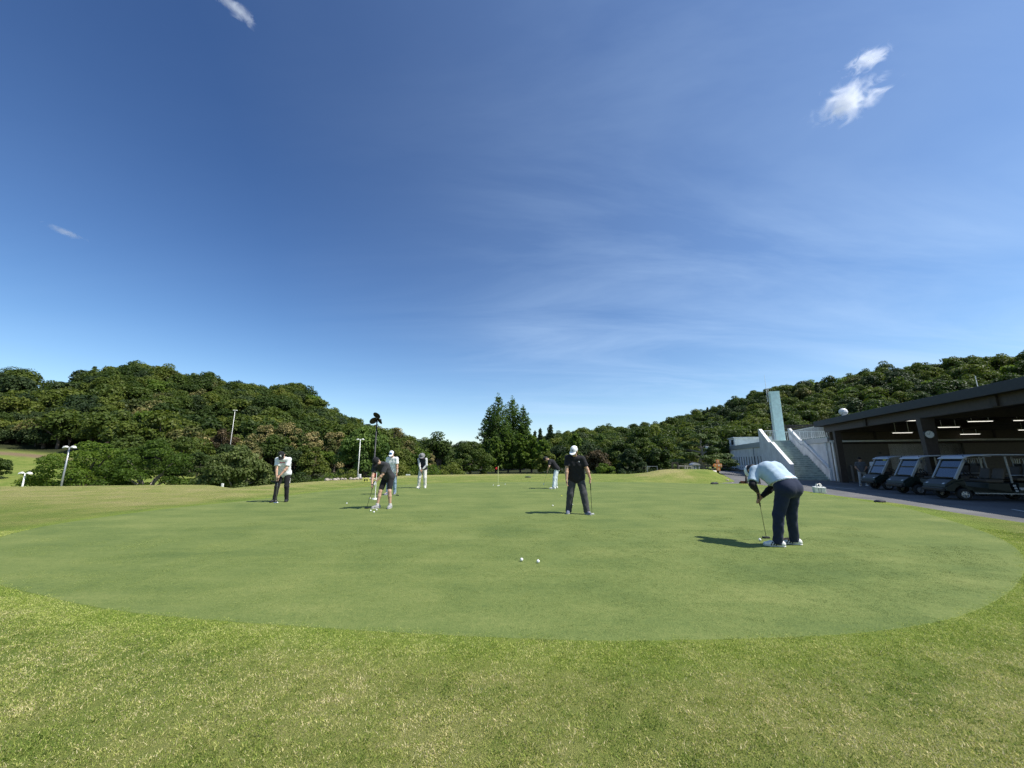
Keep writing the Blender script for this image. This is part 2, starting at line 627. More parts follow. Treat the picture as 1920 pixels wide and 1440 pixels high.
cov[:, 2] = np.maximum(cov[:, 2], smooth(2.6, 1.0, np.abs(R_ - rp_ - 2.4)) * smooth(-22.5, -21.5, AZ) * smooth(-17, -18, AZ) * (R_ < 40))
cov[:, 1] *= 1 - cov[:, 2]
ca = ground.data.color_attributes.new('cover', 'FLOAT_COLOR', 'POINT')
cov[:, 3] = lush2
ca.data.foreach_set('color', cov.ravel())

# putting green: its own close-mown sheet
m, nt, b = nt_new('green_turf')
pos = N(nt, 'ShaderNodeNewGeometry').outputs['Position']
stm = N(nt, 'ShaderNodeMapping')
stm.inputs['Scale'].default_value = (0.28, 1.25, 1)
stm.inputs['Rotation'].default_value = (0, 0, rad(12))
nt.links.new(pos, stm.inputs['Vector'])
nA = noise(nt, 0.7, 4, 0.6, pos, 0.5)
nS = noise(nt, 1.3, 4, 0.65, stm.outputs[0], 0.3)
nB = noise(nt, 14, 3, 0.7, pos)
nC = noise(nt, 70, 2, 0.75, pos)
f = maths(nt, 'ADD', maths(nt, 'MULTIPLY', nA, 0.35), maths(nt, 'MULTIPLY', nS, 0.35))
f = maths(nt, 'ADD', maths(nt, 'MULTIPLY', nA, 0.28), maths(nt, 'MULTIPLY', nS, 0.26))
f = maths(nt, 'ADD', f, maths(nt, 'MULTIPLY', nB, 0.20))
f = maths(nt, 'ADD', f, maths(nt, 'MULTIPLY', maths(nt, 'SUBTRACT', nC, 0.15), 0.37))
c = ramp(nt, f, [(0.36, (0.080, 0.122, 0.034)), (0.5, (0.140, 0.182, 0.050)), (0.64, (0.215, 0.240, 0.076))])
nt.links.new(c, b.inputs['Base Color'])
b.inputs['Roughness'].default_value = 0.85
b.inputs['Specular IOR Level'].default_value = 0.15
TURF = c
bump(nt, b, maths(nt, 'ADD', nC, maths(nt, 'MULTIPLY', nB, 0.8)), 0.7, 0.012)
gc = GREEN.mean(0)
gd = (GREEN - gc) / np.linalg.norm(GREEN - gc, axis=1, keepdims=True)
ng_ = len(GREEN)
gv = [(x, y, 0.004) for x, y in GREEN] + [(x, y, -0.03) for x, y in GREEN + gd * 0.05]
green = mesh_obj('putting_green', gv, [tuple(range(ng_))] + [(i, i + ng_, (i + 1) % ng_ + ng_, (i + 1) % ng_) for i in range(ng_)], m)
tag(green, kind='structure')

# asphalt: fine grid clipped to the outline
m, nt, b = nt_new('asphalt')
pos = N(nt, 'ShaderNodeNewGeometry').outputs['Position']
nA = noise(nt, 0.5, 4, 0.6, pos, 0.4)
nB = noise(nt, 45, 3, 0.75, pos)
f = maths(nt, 'ADD', maths(nt, 'MULTIPLY', nA, 0.5), maths(nt, 'MULTIPLY', nB, 0.5))
nt.links.new(ramp(nt, f, [(0.35, (0.075, 0.075, 0.076)), (0.52, (0.125, 0.123, 0.12)), (0.68, (0.185, 0.18, 0.172))]), b.inputs['Base Color'])
b.inputs['Roughness'].default_value = 0.85
bump(nt, b, nB, 0.6, 0.01)
MATS['asphalt'] = m
bm = bmesh.new()
fcs = bm.faces.new([bm.verts.new((x, y, 0)) for x, y in ROAD])
for axis, lo, hi, st in ((0, 8, 62, 1.5), (1, -30, 62, 1.5)):
    k = lo + st
    while k < hi:
        co = (k, 0, 0) if axis == 0 else (0, k, 0)
        no = (1, 0, 0) if axis == 0 else (0, 1, 0)
        bmesh.ops.bisect_plane(bm, geom=bm.verts[:] + bm.edges[:] + bm.faces[:], plane_co=co, plane_no=no)
        k += st
for v in bm.verts:
    v.co.z = float(g_road(v.co.x, v.co.y)) + 0.006
bmesh.ops.recalc_face_normals(bm, faces=bm.faces)
if sum(f.normal.z for f in bm.faces) < 0: bmesh.ops.reverse_faces(bm, faces=bm.faces)
me = bpy.data.meshes.new('road')
bm.to_mesh(me)
bm.free()
me.materials.append(m)
road = bpy.data.objects.new('road', me)
COL.objects.link(road)
tag(road, kind='structure')
white_paint = simple('road_paint', (0.62, 0.62, 0.58), 0.8, var=0.3, scale=20)
for k, (a, bb, wd) in enumerate([((1898, 955), (1990, 972), 0.10), ((1590, 914.5), (1690, 918), 0.10), ((1536, 911), (1605, 917.5), 0.12), ((1395, 893), (1420, 896), 0.12)]):
    p, q = pz(*a, -0.24), pz(*bb, -0.24)
    d = (q - p)[:2]
    d = d / np.hypot(*d)
    nn = np.array([-d[1], d[0]]) * wd / 2
    vs = []
    for c0 in (p[:2] - nn, q[:2] - nn, q[:2] + nn, p[:2] + nn):
        vs.append((c0[0], c0[1], float(g_road(c0[0], c0[1])) + 0.014))
    o = mesh_obj('road_marking', vs, [(0, 1, 2, 3)], white_paint)
    tag(o, kind='structure')
# ------------------------------------------------------------------ foliage
def rdir(n, rng):
    d = rng.normal(size=(n, 3))
    return d / np.linalg.norm(d, axis=1, keepdims=True)


def leaves(clumps, per, size, rng, up=0.35, jit=0.55, droop=0.0, shell=0.55, aspect=1.7):
    """clumps: rows (cx, cy, cz, r, squash, tint).  Returns verts, quads, tint for many small leaf faces."""
    clumps = np.asarray(clumps, float)
    n = len(clumps)
    wgt = clumps[:, 3] ** 2
    cnt = np.maximum(6, (per * n * wgt / wgt.sum())).astype(int)
    idx = np.repeat(np.arange(n), cnt)
    M = len(idx)
    d = rdir(M, rng)
    d[:, 2] = np.where(d[:, 2] < -0.45, -d[:, 2], d[:, 2])
    rr = clumps[idx, 3] * (shell + (1.06 - shell) * rng.random(M) ** 0.6)
    p = clumps[idx, :3] + d * rr[:, None] * np.stack([np.ones(M), np.ones(M), clumps[idx, 4]], 1)
    nrm = d + rng.normal(size=(M, 3)) * jit + np.array([0, 0, up])
    nrm /= np.linalg.norm(nrm, axis=1, keepdims=True)
    t = np.cross(nrm, rng.normal(size=(M, 3)))
    if droop > 0:
        t = t * (1 - droop) + np.array([0, 0, -1.0]) * droop
        t -= nrm * (t * nrm).sum(1, keepdims=True)
    t /= np.linalg.norm(t, axis=1, keepdims=True) + 1e-9
    bi = np.cross(nrm, t)
    s = size * rng.uniform(0.6, 1.35, M)[:, None]
    a, w_ = s * 0.5 * aspect ** 0.5, s * 0.5 / aspect ** 0.5
    V = np.stack([p - t * a, p + bi * w_ + t * a * 0.15, p + t * a, p - bi * w_ + t * a * 0.15], 1).reshape(-1, 3)
    Q = np.arange(M * 4).reshape(-1, 4)
    tint = np.clip(clumps[idx, 5] + rng.normal(0, 0.13, M), 0, 1)
    return V, Q, tint


def crown_mesh(name, V, Q, tint, mat, extra=None):
    """leaf faces plus, if given, woody verts / quads with a second material"""
    nl = len(Q)
    if extra is not None:
        Q = np.vstack([Q, extra[1] + len(V)])
        V = np.vstack([V, extra[0]])
    me = bpy.data.meshes.new(name)
    fast_mesh(me, np.asarray(V, np.float32), Q)
    me.materials.append(mat)
    if extra is not None:
        me.materials.append(MATS['bark'])
        mi = np.zeros(len(Q), np.int32)
        mi[nl:] = 1
        me.polygons.foreach_set('material_index', mi)
    a = me.attributes.new('tint', 'FLOAT', 'FACE')
    tt = np.zeros(len(Q), np.float32)
    tt[:nl] = tint
    a.data.foreach_set('value', tt)
    return me


def wood(branches, n=6):
    """list of (points, radii) -> verts, quads"""
    mb = MB()
    for pts, rs in branches:
        mb.tube(pts, rs, n, caps=False)
    return np.array(mb.v, np.float32), np.array(mb.f, np.int64)


simple('bark', (0.12, 0.095, 0.075), 0.9, var=0.35, scale=5, bumpy=0.03)
simple('pale_bark', (0.22, 0.19, 0.155), 0.9, var=0.3, scale=5, bumpy=0.03)
leaf_mat('leaf_forest', [(0.08, (0.0279, 0.0503, 0.0121)), (0.36, (0.0590, 0.0900, 0.0170)), (0.6, (0.1010, 0.1297, 0.0219)), (0.88, (0.1708, 0.1787, 0.0340))], objvar=0.68)
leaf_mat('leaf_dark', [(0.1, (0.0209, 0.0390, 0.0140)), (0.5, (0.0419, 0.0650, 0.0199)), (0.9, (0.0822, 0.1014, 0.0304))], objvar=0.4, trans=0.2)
leaf_mat('leaf_flower', [(0.1, (0.0400, 0.0600, 0.0160)), (0.36, (0.0950, 0.1050, 0.0300)), (0.6, (0.2000, 0.1750, 0.0650)), (0.9, (0.3600, 0.2900, 0.1300))], objvar=0.25, trans=0.2)
leaf_mat('leaf_bright', [(0.1, (0.0423, 0.0735, 0.0113)), (0.5, (0.0845, 0.1379, 0.0180)), (0.9, (0.1625, 0.2166, 0.0304))], objvar=0.3, trans=0.4)
leaf_mat('leaf_willow', [(0.1, (0.0517, 0.0713, 0.0207)), (0.5, (0.1092, 0.1437, 0.0414)), (0.9, (0.1898, 0.2185, 0.0747))], objvar=0.2, trans=0.35)
leaf_mat('leaf_conifer', [(0.1, (0.0390, 0.0750, 0.0180)), (0.5, (0.0780, 0.1320, 0.0270)), (0.9, (0.1575, 0.2175, 0.0450))], objvar=0.3, trans=0.3)
leaf_mat('leaf_tall', [(0.1, (0.0420, 0.0820, 0.0180)), (0.5, (0.0850, 0.1400, 0.0280)), (0.9, (0.1550, 0.2150, 0.0450))], objvar=0.25, trans=0.4)
leaf_mat('leaf_lime', [(0.1, (0.0540, 0.0900, 0.0156)), (0.5, (0.1140, 0.1740, 0.0264)), (0.9, (0.1980, 0.2580, 0.0480))], objvar=0.3, trans=0.4)
leaf_mat('leaf_pine', [(0.1, (0.0338, 0.0585, 0.0208)), (0.5, (0.0715, 0.1105, 0.0325)), (0.9, (0.1495, 0.1820, 0.0546))], objvar=0.2, trans=0.2)
leaf_mat('leaf_russet', [(0.1, (0.0360, 0.0336, 0.0168)), (0.5, (0.0900, 0.0660, 0.0312)), (0.9, (0.1800, 0.1200, 0.0600))], objvar=0.3, trans=0.25)


def dome_clumps(rng, R, H, n, z0=0.25, r0=0.30, r1=0.46, flat=0.8, tint=(0.25, 0.75)):
    """uneven dome: clump centres over an ellipsoid with random lobes"""
    out = []
    lob = rng.uniform(0.75, 1.12, 7)
    for i in range(n):
        d = rdir(1, rng)[0]
        d[2] = abs(d[2]) * 1.0 - 0.28 if rng.random() < 0.8 else -abs(d[2]) * 0.35
        k = lob[int((math.atan2(d[1], d[0]) / math.pi + 1) * 3.49)] * rng.uniform(0.55, 0.84)
        c = np.array([d[0] * R * k, d[1] * R * k, H * (z0 + (1 - z0) * 0.42) + d[2] * H * (1 - z0) * 0.62 * k / 0.8])
        out.append((*c, R * rng.uniform(r0, r1), flat, rng.uniform(*tint)))
    return out


def broad_mesh(name, seed, R, H, n=20, per=60, size=0.5, mat='leaf_forest', trunk=True, **kw):
    rng = np.random.default_rng(seed)
    cl = dome_clumps(rng, R, H, n, **kw)
    V, Q, t = leaves(cl, per, size, rng)
    ex = None
    if trunk:
        br = [([(0, 0, -0.8), (0.05, 0.04, H * 0.25), (0.0, 0.1, H * 0.55)], [R * 0.075, R * 0.06, R * 0.025])]
        for i in range(4):
            c = cl[rng.integers(len(cl))]
            br.append(([(0.03, 0.03, H * 0.22), (c[0] * 0.5, c[1] * 0.5, H * 0.22 + (c[2] - H * 0.22) * 0.6), (c[0] * 0.9, c[1] * 0.9, c[2])], [R * 0.04, R * 0.025, R * 0.012]))
        ex = wood(br, 5)
    return crown_mesh(name, V, Q, t, MATS[mat], ex)


def conic_mesh(name, seed, R, H, mat='leaf_dark', n=46, per=40, size=0.42, z0=0.08, tip=0.9):
    rng = np.random.default_rng(seed)
    cl = []
    for i in range(n):
        f = (i + rng.random()) / n
        rad_ = R * (1 - f) ** tip * rng.uniform(0.45, 0.9)
        an = i * 2.4 + rng.normal(0, 0.3)
        cl.append((math.cos(an) * rad_, math.sin(an) * rad_, H * (z0 + (0.97 - z0) * f), R * (0.18 + 0.26 * (1 - f)) * rng.uniform(0.8, 1.2), 0.75, rng.uniform(0.2, 0.75)))
    V, Q, t = leaves(cl, per, size, rng, up=0.2, jit=0.6)
    ex = wood([([(0, 0, -0.8), (0, 0, H * 0.5), (0, 0, H * 0.97)], [R * 0.09, R * 0.05, 0.02])], 6)
    return crown_mesh(name, V, Q, t, MATS[mat], ex)


def thing_mesh(name, me, loc, rz=0.0, scale=1.0, label=None, cat='tree', group=None):
    o = bpy.data.objects.new(name, me)
    COL.objects.link(o)
    o.location = loc
    o.rotation_euler = (0, 0, rz)
    o.scale = (scale,) * 3 if not hasattr(scale, '__len__') else scale
    return tag(o, label, cat, group)


def tree_two(name, loc, V, Q, tint, mat, branches, label, cat='tree', group=None, bark='bark', sides=7):
    """tree > trunk, crown"""
    root = empty(name, loc, 0, label, cat, group)
    wv, wf = wood(branches, sides)
    mesh_obj('trunk', wv, wf, MATS[bark], root, smooth=True)
    me = crown_mesh('crown', V, Q, tint, MATS[mat])
    o = bpy.data.objects.new('crown', me)
    COL.objects.link(o)
    o.parent = root
    return root


def place(u, vtop, Y, du=0.0):
    """foot position, height and metres per pixel for a tree whose top shows at (u, vtop) at depth Y"""
    t = py(u, vtop, Y)
    z = float(g(t[0], Y))
    return np.array([t[0], Y, z]), t[2] - z, Y / FPX


# ---- spreading trees in front of the left hill
def spreading(u, vtop, Y, wpx, seed, label, mat='leaf_bright', name='broadleaf_tree', leaf=0.17, per=230, droop=0.0, group=None, n=46, low=0.12, flat=0.6, bark='bark', tr=(0.25, 0.8)):
    rng = np.random.default_rng(seed)
    p, H, mpp = place(u, vtop, Y)
    R = wpx * mpp / 2
    cl = []
    lob = rng.uniform(0.72, 1.08, 9)
    for i in range(n):
        an = rng.uniform(-math.pi, math.pi)
        q = math.sqrt(rng.random()) * lob[int((an / math.pi + 1) * 4.49)]
        top = H * (1.0 - 0.55 * q ** 2.2)
        bot = H * (low + 0.10 * (1 - q))
        z = bot + (top - bot) * rng.random() ** 0.8
        r = R * rng.uniform(0.14, 0.25)
        z = min(z, top - r * flat * 0.9)
        cl.append((math.cos(an) * R * q * 0.86, math.sin(an) * R * q * 0.86, z, r, flat, rng.uniform(*tr)))
    cl[0] = (0, 0, H - R * 0.15, R * 0.2, flat, 0.5)
    V, Q, t = leaves(cl, per, leaf, rng, droop=droop, up=0.3)
    fork = H * 0.2
    br = [([(0, 0, -0.5), (0.08 * R * 0.3, 0, fork * 0.5), (0.02, 0.05, fork)], [R * 0.07, R * 0.052, R * 0.048])]
    order = rng.permutation(len(cl))[:9]
    for j in order:
        c = cl[j]
        br.append(([(0.02, 0.05, fork * rng.uniform(0.7, 1.0)), (c[0] * 0.35, c[1] * 0.35, fork + (c[2] - fork) * 0.45), (c[0] * 0.75, c[1] * 0.75, fork + (c[2] - fork) * 0.85), (c[0], c[1], c[2])],
                   [R * 0.036, R * 0.026, R * 0.015, R * 0.006]))
    return tree_two(name, p, V, Q, t, mat, br, label, 'tree', group, bark)


spreading(168, 824, 40, 160, 101, 'bright green spreading tree behind the tall white twin lamp post at the far left', n=70, low=-0.03)
spreading(292, 823, 41, 150, 102, 'bright green leafy tree with a forked trunk, right of the far left lamp post', n=60, low=0.04, bark='pale_bark')
spreading(215, 838, 46, 130, 112, 'mid green spreading tree in the gap between the two bright green trees at left', n=54, low=-0.02)
spreading(372, 846, 46, 95, 103, 'smaller open green tree between the bright forked tree and the pale drooping tree', n=44, low=0.0, mat='leaf_forest')
spreading(452, 836, 38, 125, 104, 'pale green tree with drooping foliage above the small white stake', mat='leaf_willow', droop=0.75, n=56, leaf=0.2, low=0.12, flat=0.9, bark='pale_bark')
spreading(-22, 857, 52, 84, 105, 'dark green tree edge cut by the left side of the photo', n=30, low=0.15, mat='leaf_forest')
spreading(690, 800, 50, 125, 106, 'big dark weeping tree behind the lamp post and the black floodlight pole', mat='leaf_conifer', droop=0.7, n=66, leaf=0.22, low=0.1, flat=1.0, tr=(0.1, 0.6))
spreading(882, 828, 62, 92, 107, 'dark round broadleaf tree left of the tall conifers', mat='leaf_forest', n=60, leaf=0.22, low=0.04, flat=0.75, tr=(0.05, 0.5))


# ---- shrubs along the foot of the green's far side
def shrub(u, vtop, Y, wpx, seed, label, mat='leaf_forest', leaf=0.16, group=None, n=22, per=120, name='shrub'):
    rng = np.random.default_rng(seed)
    p, H, mpp = place(u, vtop, Y)
    R = wpx * mpp / 2
    cl = []
    for i in range(n):
        an = rng.uniform(-math.pi, math.pi)
        q = math.sqrt(rng.random())
        zt = H * (1 - 0.45 * q * q) * rng.uniform(0.75, 1.0)
        r = min(R * rng.uniform(0.24, 0.38), H * 0.42)
        cl.append((math.cos(an) * R * q * 0.8, math.sin(an) * R * q * 0.8, max(r * 0.5, (zt - r * 0.7) * rng.uniform(0.35, 1.0)), r, 0.75, rng.uniform(0.15, 0.8)))
    V, Q, t = leaves(cl, per, leaf, rng)
    br = []
    for i in range(4):
        c = cl[i]
        br.append(([(0, 0, -0.3), (c[0] * 0.4, c[1] * 0.4, H * 0.3), (c[0] * 0.8, c[1] * 0.8, c[2])], [0.06, 0.04, 0.015]))
    return tree_two(name, p, V, Q, t, mat, br, label, 'shrub', group, sides=5)


for i, (u, vt, Y, wp, mt, lb) in enumerate([
        (398, 868, 40, 60, 'leaf_forest', 'low green bush just left of the pale drooping tree'),
        (498, 872, 40, 60, 'leaf_bright', 'rounded green bush just left of the golfer in black trousers and white shirt'),
        (552, 862, 40, 74, 'leaf_forest', 'rounded green bush right of the golfer in black trousers and white shirt'),
        (606, 866, 42, 70, 'leaf_bright', 'bright green bush midway between the white shirted golfer and the lamp post'),
        (650, 868, 44, 56, 'leaf_forest', 'dark green bush at the foot of the white lamp post'),
        (752, 862, 50, 56, 'leaf_forest', 'green bush above the little white sign left of the golfer in pale trousers'),
        (798, 862, 54, 70, 'leaf_bright', 'green bush directly behind the golfer with the grey brimmed hat'),
        (842, 862, 56, 66, 'leaf_forest', 'mid green bush between the grey hatted golfer and the dark round tree'),
        (1135, 862, 52, 36, 'leaf_lime', 'small yellow green bush behind the yellow sign at the right end of the green'),
        (340, 872, 43, 60, 'leaf_forest', 'dark low bush under the bright forked tree')]):
    shrub(u, vt, Y, wp, 200 + i, lb, mt)


# ---- tall conifers in the middle
def redwood(u, vtop, Y, wpx, seed, label, mat='leaf_conifer', z0=0.06, group=None, leaf=0.24, name='conifer_tree', pw=0.75):
    rng = np.random.default_rng(seed)
    p, H, mpp = place(u, vtop, Y)
    R = wpx * mpp / 2
    cl, br = [], [([(0, 0, -0.5), (0, 0, H * 0.5), (0, 0, H * 0.97)], [R * 0.10, R * 0.06, 0.03])]
    lev = int(max(14, H / 0.75))
    for i in range(lev):
        f = (i + 0.5) / lev
        nb = 6 if f < 0.8 else 3
        an0 = rng.uniform(0, 6.28)
        for k in range(nb):
            an = an0 + 6.28 * k / nb + rng.normal(0, 0.35)
            L = R * ((1 - f) ** pw) * rng.uniform(0.5, 1.12) + 0.15
            z = H * (z0 + (0.96 - z0) * f)
            e = (math.cos(an) * L, math.sin(an) * L, z + L * 0.42)
            br.append(([(0, 0, z - 0.1), (e[0] * 0.6, e[1] * 0.6, z + L * 0.2), e], [0.07 * (1 - f) + 0.02, 0.035, 0.012]))
            ti = rng.uniform(0.15, 0.8)
            for q in (0.35, 0.62, 0.9):
                cl.append((e[0] * q, e[1] * q, z + L * 0.42 * q * q + 0.1, max(0.28, R * 0.2 * (1 - 0.55 * f)) * rng.uniform(0.8, 1.25), 0.85, ti))
    cl.append((0, 0, H * 0.985, R * 0.12, 1.6, 0.6))
    V, Q, t = leaves(cl, 48, leaf, rng, up=0.15, jit=0.7, shell=0.2)
    return tree_two(name, p, V, Q, t, mat, br, label, 'conifer', group, sides=5)


redwood(934, 741, 88, 84, 301, 'tallest conifer of the central clump, its tip highest against the sky', mat='leaf_tall', pw=0.62)
redwood(961, 746, 91, 76, 302, 'tall conifer with a slim tip, second highest in the central clump', mat='leaf_tall', pw=0.62)
redwood(981, 762, 89, 60, 303, 'tall conifer on the right flank of the central clump, top a little lower', mat='leaf_tall', pw=0.6)
redwood(917, 766, 90, 58, 304, 'tall conifer on the left flank of the central clump', mat='leaf_tall', pw=0.6)
redwood(948, 790, 86, 76, 311, 'conifer filling the middle of the central clump below the tall tips', mat='leaf_tall', pw=0.6)
for i, (u, vt, Y, wp, lb) in enumerate([
        (930, 820, 72, 34, 'slender yellow green conifer standing below the tallest tip of the central clump'),
        (953, 812, 73, 32, 'slender yellow green conifer in front of the middle of the central clump'),
        (975, 815, 72, 32, 'slender yellow green conifer in front of the right flank of the central clump'),
        (996, 816, 72, 32, 'slender yellow green conifer at the right foot of the central clump'),
        (1018, 826, 68, 30, 'slim dull green conifer directly behind the golfer in the black cap and pale trousers')]):
    redwood(u, vt, Y, wp * 1.25, 320 + i, lb, mat='leaf_lime', pw=0.42, leaf=0.28)
redwood(1003, 808, 130, 14, 331, 'small dark pointed fir on the skyline, left of a pair', mat='leaf_dark', leaf=0.4)
redwood(1013, 803, 130, 16, 332, 'small dark pointed fir on the skyline, taller of a pair', mat='leaf_dark', leaf=0.4)
redwood(1079, 813, 70, 38, 333, 'tall yellow green conifer rising behind the white capped golfer', mat='leaf_lime', pw=0.42)
redwood(1128, 815, 84, 34, 334, 'yellow green conifer rising above the broadleaf row at right', mat='leaf_conifer', pw=0.5)


# ---- broadleaf row along the far right of the green
def row_tree(u, vtop, Y, wpx, seed, label, mat='leaf_forest', leaf=0.22, n=44, per=160, group=None, tr=(0.15, 0.75), name='broadleaf_tree'):
    rng = np.random.default_rng(seed)
    p, H, mpp = place(u, vtop, Y)
    R = wpx * mpp / 2
    cl = []
    lob = rng.uniform(0.75, 1.05, 7)
    for i in range(n):
        an = rng.uniform(-math.pi, math.pi)
        f = rng.random() ** 0.8
        prof = math.sin(math.pi * min(1, 0.18 + 0.80 * f)) ** 0.6
        q = rng.uniform(0.35, 0.9) * lob[int((an / math.pi + 1) * 3.49)] * prof
        cl.append((math.cos(an) * R * q, math.sin(an) * R * q, H * (0.12 + 0.80 * f), R * rng.uniform(0.2, 0.34) * (0.65 + 0.35 * prof), 0.85, rng.uniform(*tr)))
    V, Q, t = leaves(cl, per, leaf, rng)
    br = [([(0, 0, -0.5), (0.1, 0, H * 0.3), (0, 0.1, H * 0.75)], [R * 0.09, R * 0.07, R * 0.02])]
    for j in range(6):
        c = cl[j]
        br.append(([(0.05, 0, H * 0.18), (c[0] * 0.5, c[1] * 0.5, H * 0.18 + (c[2] - H * 0.18) * 0.5), c[:3]], [R * 0.04, R * 0.028, R * 0.01]))
    return tree_two(name, p, V, Q, t, mat, br, label, 'tree', group)


for i, (u, vt, Y, wp, mt, lb) in enumerate([
        (1048, 834, 64, 60, 'leaf_dark', 'dark bushy tree between the two black shirted golfers'),
        (1104, 832, 66, 66, 'leaf_dark', 'dark green tree just right of the white capped golfer'),
        (1118, 846, 56, 62, 'leaf_russet', 'reddish brown leaved tree right of the white capped golfer'),
        (1160, 826, 58, 66, 'leaf_forest', 'dense green tree in the right hand row, next to the reddish tree'),
        (1203, 822, 58, 70, 'leaf_forest', 'dense tree with a lit olive crown midway along the right hand row'),
        (1248, 822, 60, 64, 'leaf_forest', 'round tree of the right hand row just left of the cloud pruned pine'),
        (1180, 842, 52, 50, 'leaf_dark', 'low dark tree in front of the right hand row'),
        (1232, 840, 53, 56, 'leaf_forest', 'low broad tree in front of the right hand row, left of the wooden rails'),
        (1352, 828, 56, 62, 'leaf_forest', 'brownish green tree behind the orange direction sign'),
        (1330, 812, 64, 60, 'leaf_forest', 'olive green tree rising behind the cloud pruned pine'),
        (1288, 816, 64, 60, 'leaf_forest', 'tall round tree behind the wooden rails and left of the pine'),
        (1381, 834, 56, 40, 'leaf_bright', 'ivy green tree growing against the end of the long white wall'),
        (1140, 824, 74, 60, 'leaf_forest', 'round green tree rising behind the reddish tree'),
        (1070, 838, 60, 56, 'leaf_forest', 'green bushy tree directly behind the white capped golfer'),
        (1024, 846, 62, 44, 'leaf_forest', 'green bushy tree just left of the golfer in the black cap and pale trousers'),
        (862, 846, 70, 60, 'leaf_forest', 'mid green tree at the low gap in the skyline')]):
    row_tree(u, vt, Y, wp, 400 + i, lb, mt)
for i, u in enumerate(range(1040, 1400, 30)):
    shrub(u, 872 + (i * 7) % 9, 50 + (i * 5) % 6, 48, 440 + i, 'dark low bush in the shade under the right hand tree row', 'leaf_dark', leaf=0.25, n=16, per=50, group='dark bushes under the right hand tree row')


# ---- cloud pruned pine
def pine(u, vtop, Y, seed, label):
    rng = np.random.default_rng(seed)
    p, H, mpp = place(u, vtop, Y)
    pts = [(0.35, 0, -0.4), (0.1, 0.0, H * 0.12), (-0.25, 0.1, H * 0.3), (0.05, 0, H * 0.5), (-0.12, 0.05, H * 0.7), (0.05, 0, H * 0.92)]
    br = [(pts, [0.26, 0.22, 0.17, 0.13, 0.09, 0.04])]
    pads = [(-2.1, 0.3, 0.30, 1.25), (1.7, -0.5, 0.30, 1.5), (2.3, 0.4, 0.44, 1.1), (-1.5, -0.4, 0.47, 1.2), (1.1, 0.5, 0.58, 1.2), (-2.0, 0.6, 0.62, 0.9), (-0.9, 0.2, 0.73, 1.1),
            (0.9, -0.2, 0.76, 0.9), (0.0, 0.1, 0.92, 1.15), (2.6, 0, 0.22, 0.9), (-2.7, 0.2, 0.18, 1.0), (0.2, -0.9, 0.40, 1.0)]
    cl = []
    for x, y, f, r in pads:
        for k in range(5):
            a = rng.uniform(0, 6.28)
            q = r * 0.55 * math.sqrt(rng.random())
            cl.append((x + math.cos(a) * q, y + math.sin(a) * q, H * f + rng.normal(0, 0.06), r * 0.52, 0.34, rng.uniform(0.3, 0.85)))
        br.append(([(0, 0, H * f * 0.82), (x * 0.5, y * 0.5, H * f * 0.93), (x, y, H * f - 0.1)], [0.09, 0.06, 0.03]))
    V, Q, t = leaves(cl, 150, 0.15, rng, up=0.9, jit=0.6, shell=0.3, aspect=4.0)
    return tree_two('pine_tree', p, V, Q, t, 'leaf_pine', br, label, 'pine tree', bark='pale_bark')


pine(1313, 812, 40.0, 510, 'cloud pruned pine with flat tiers of needles on the mound by the orange sign')

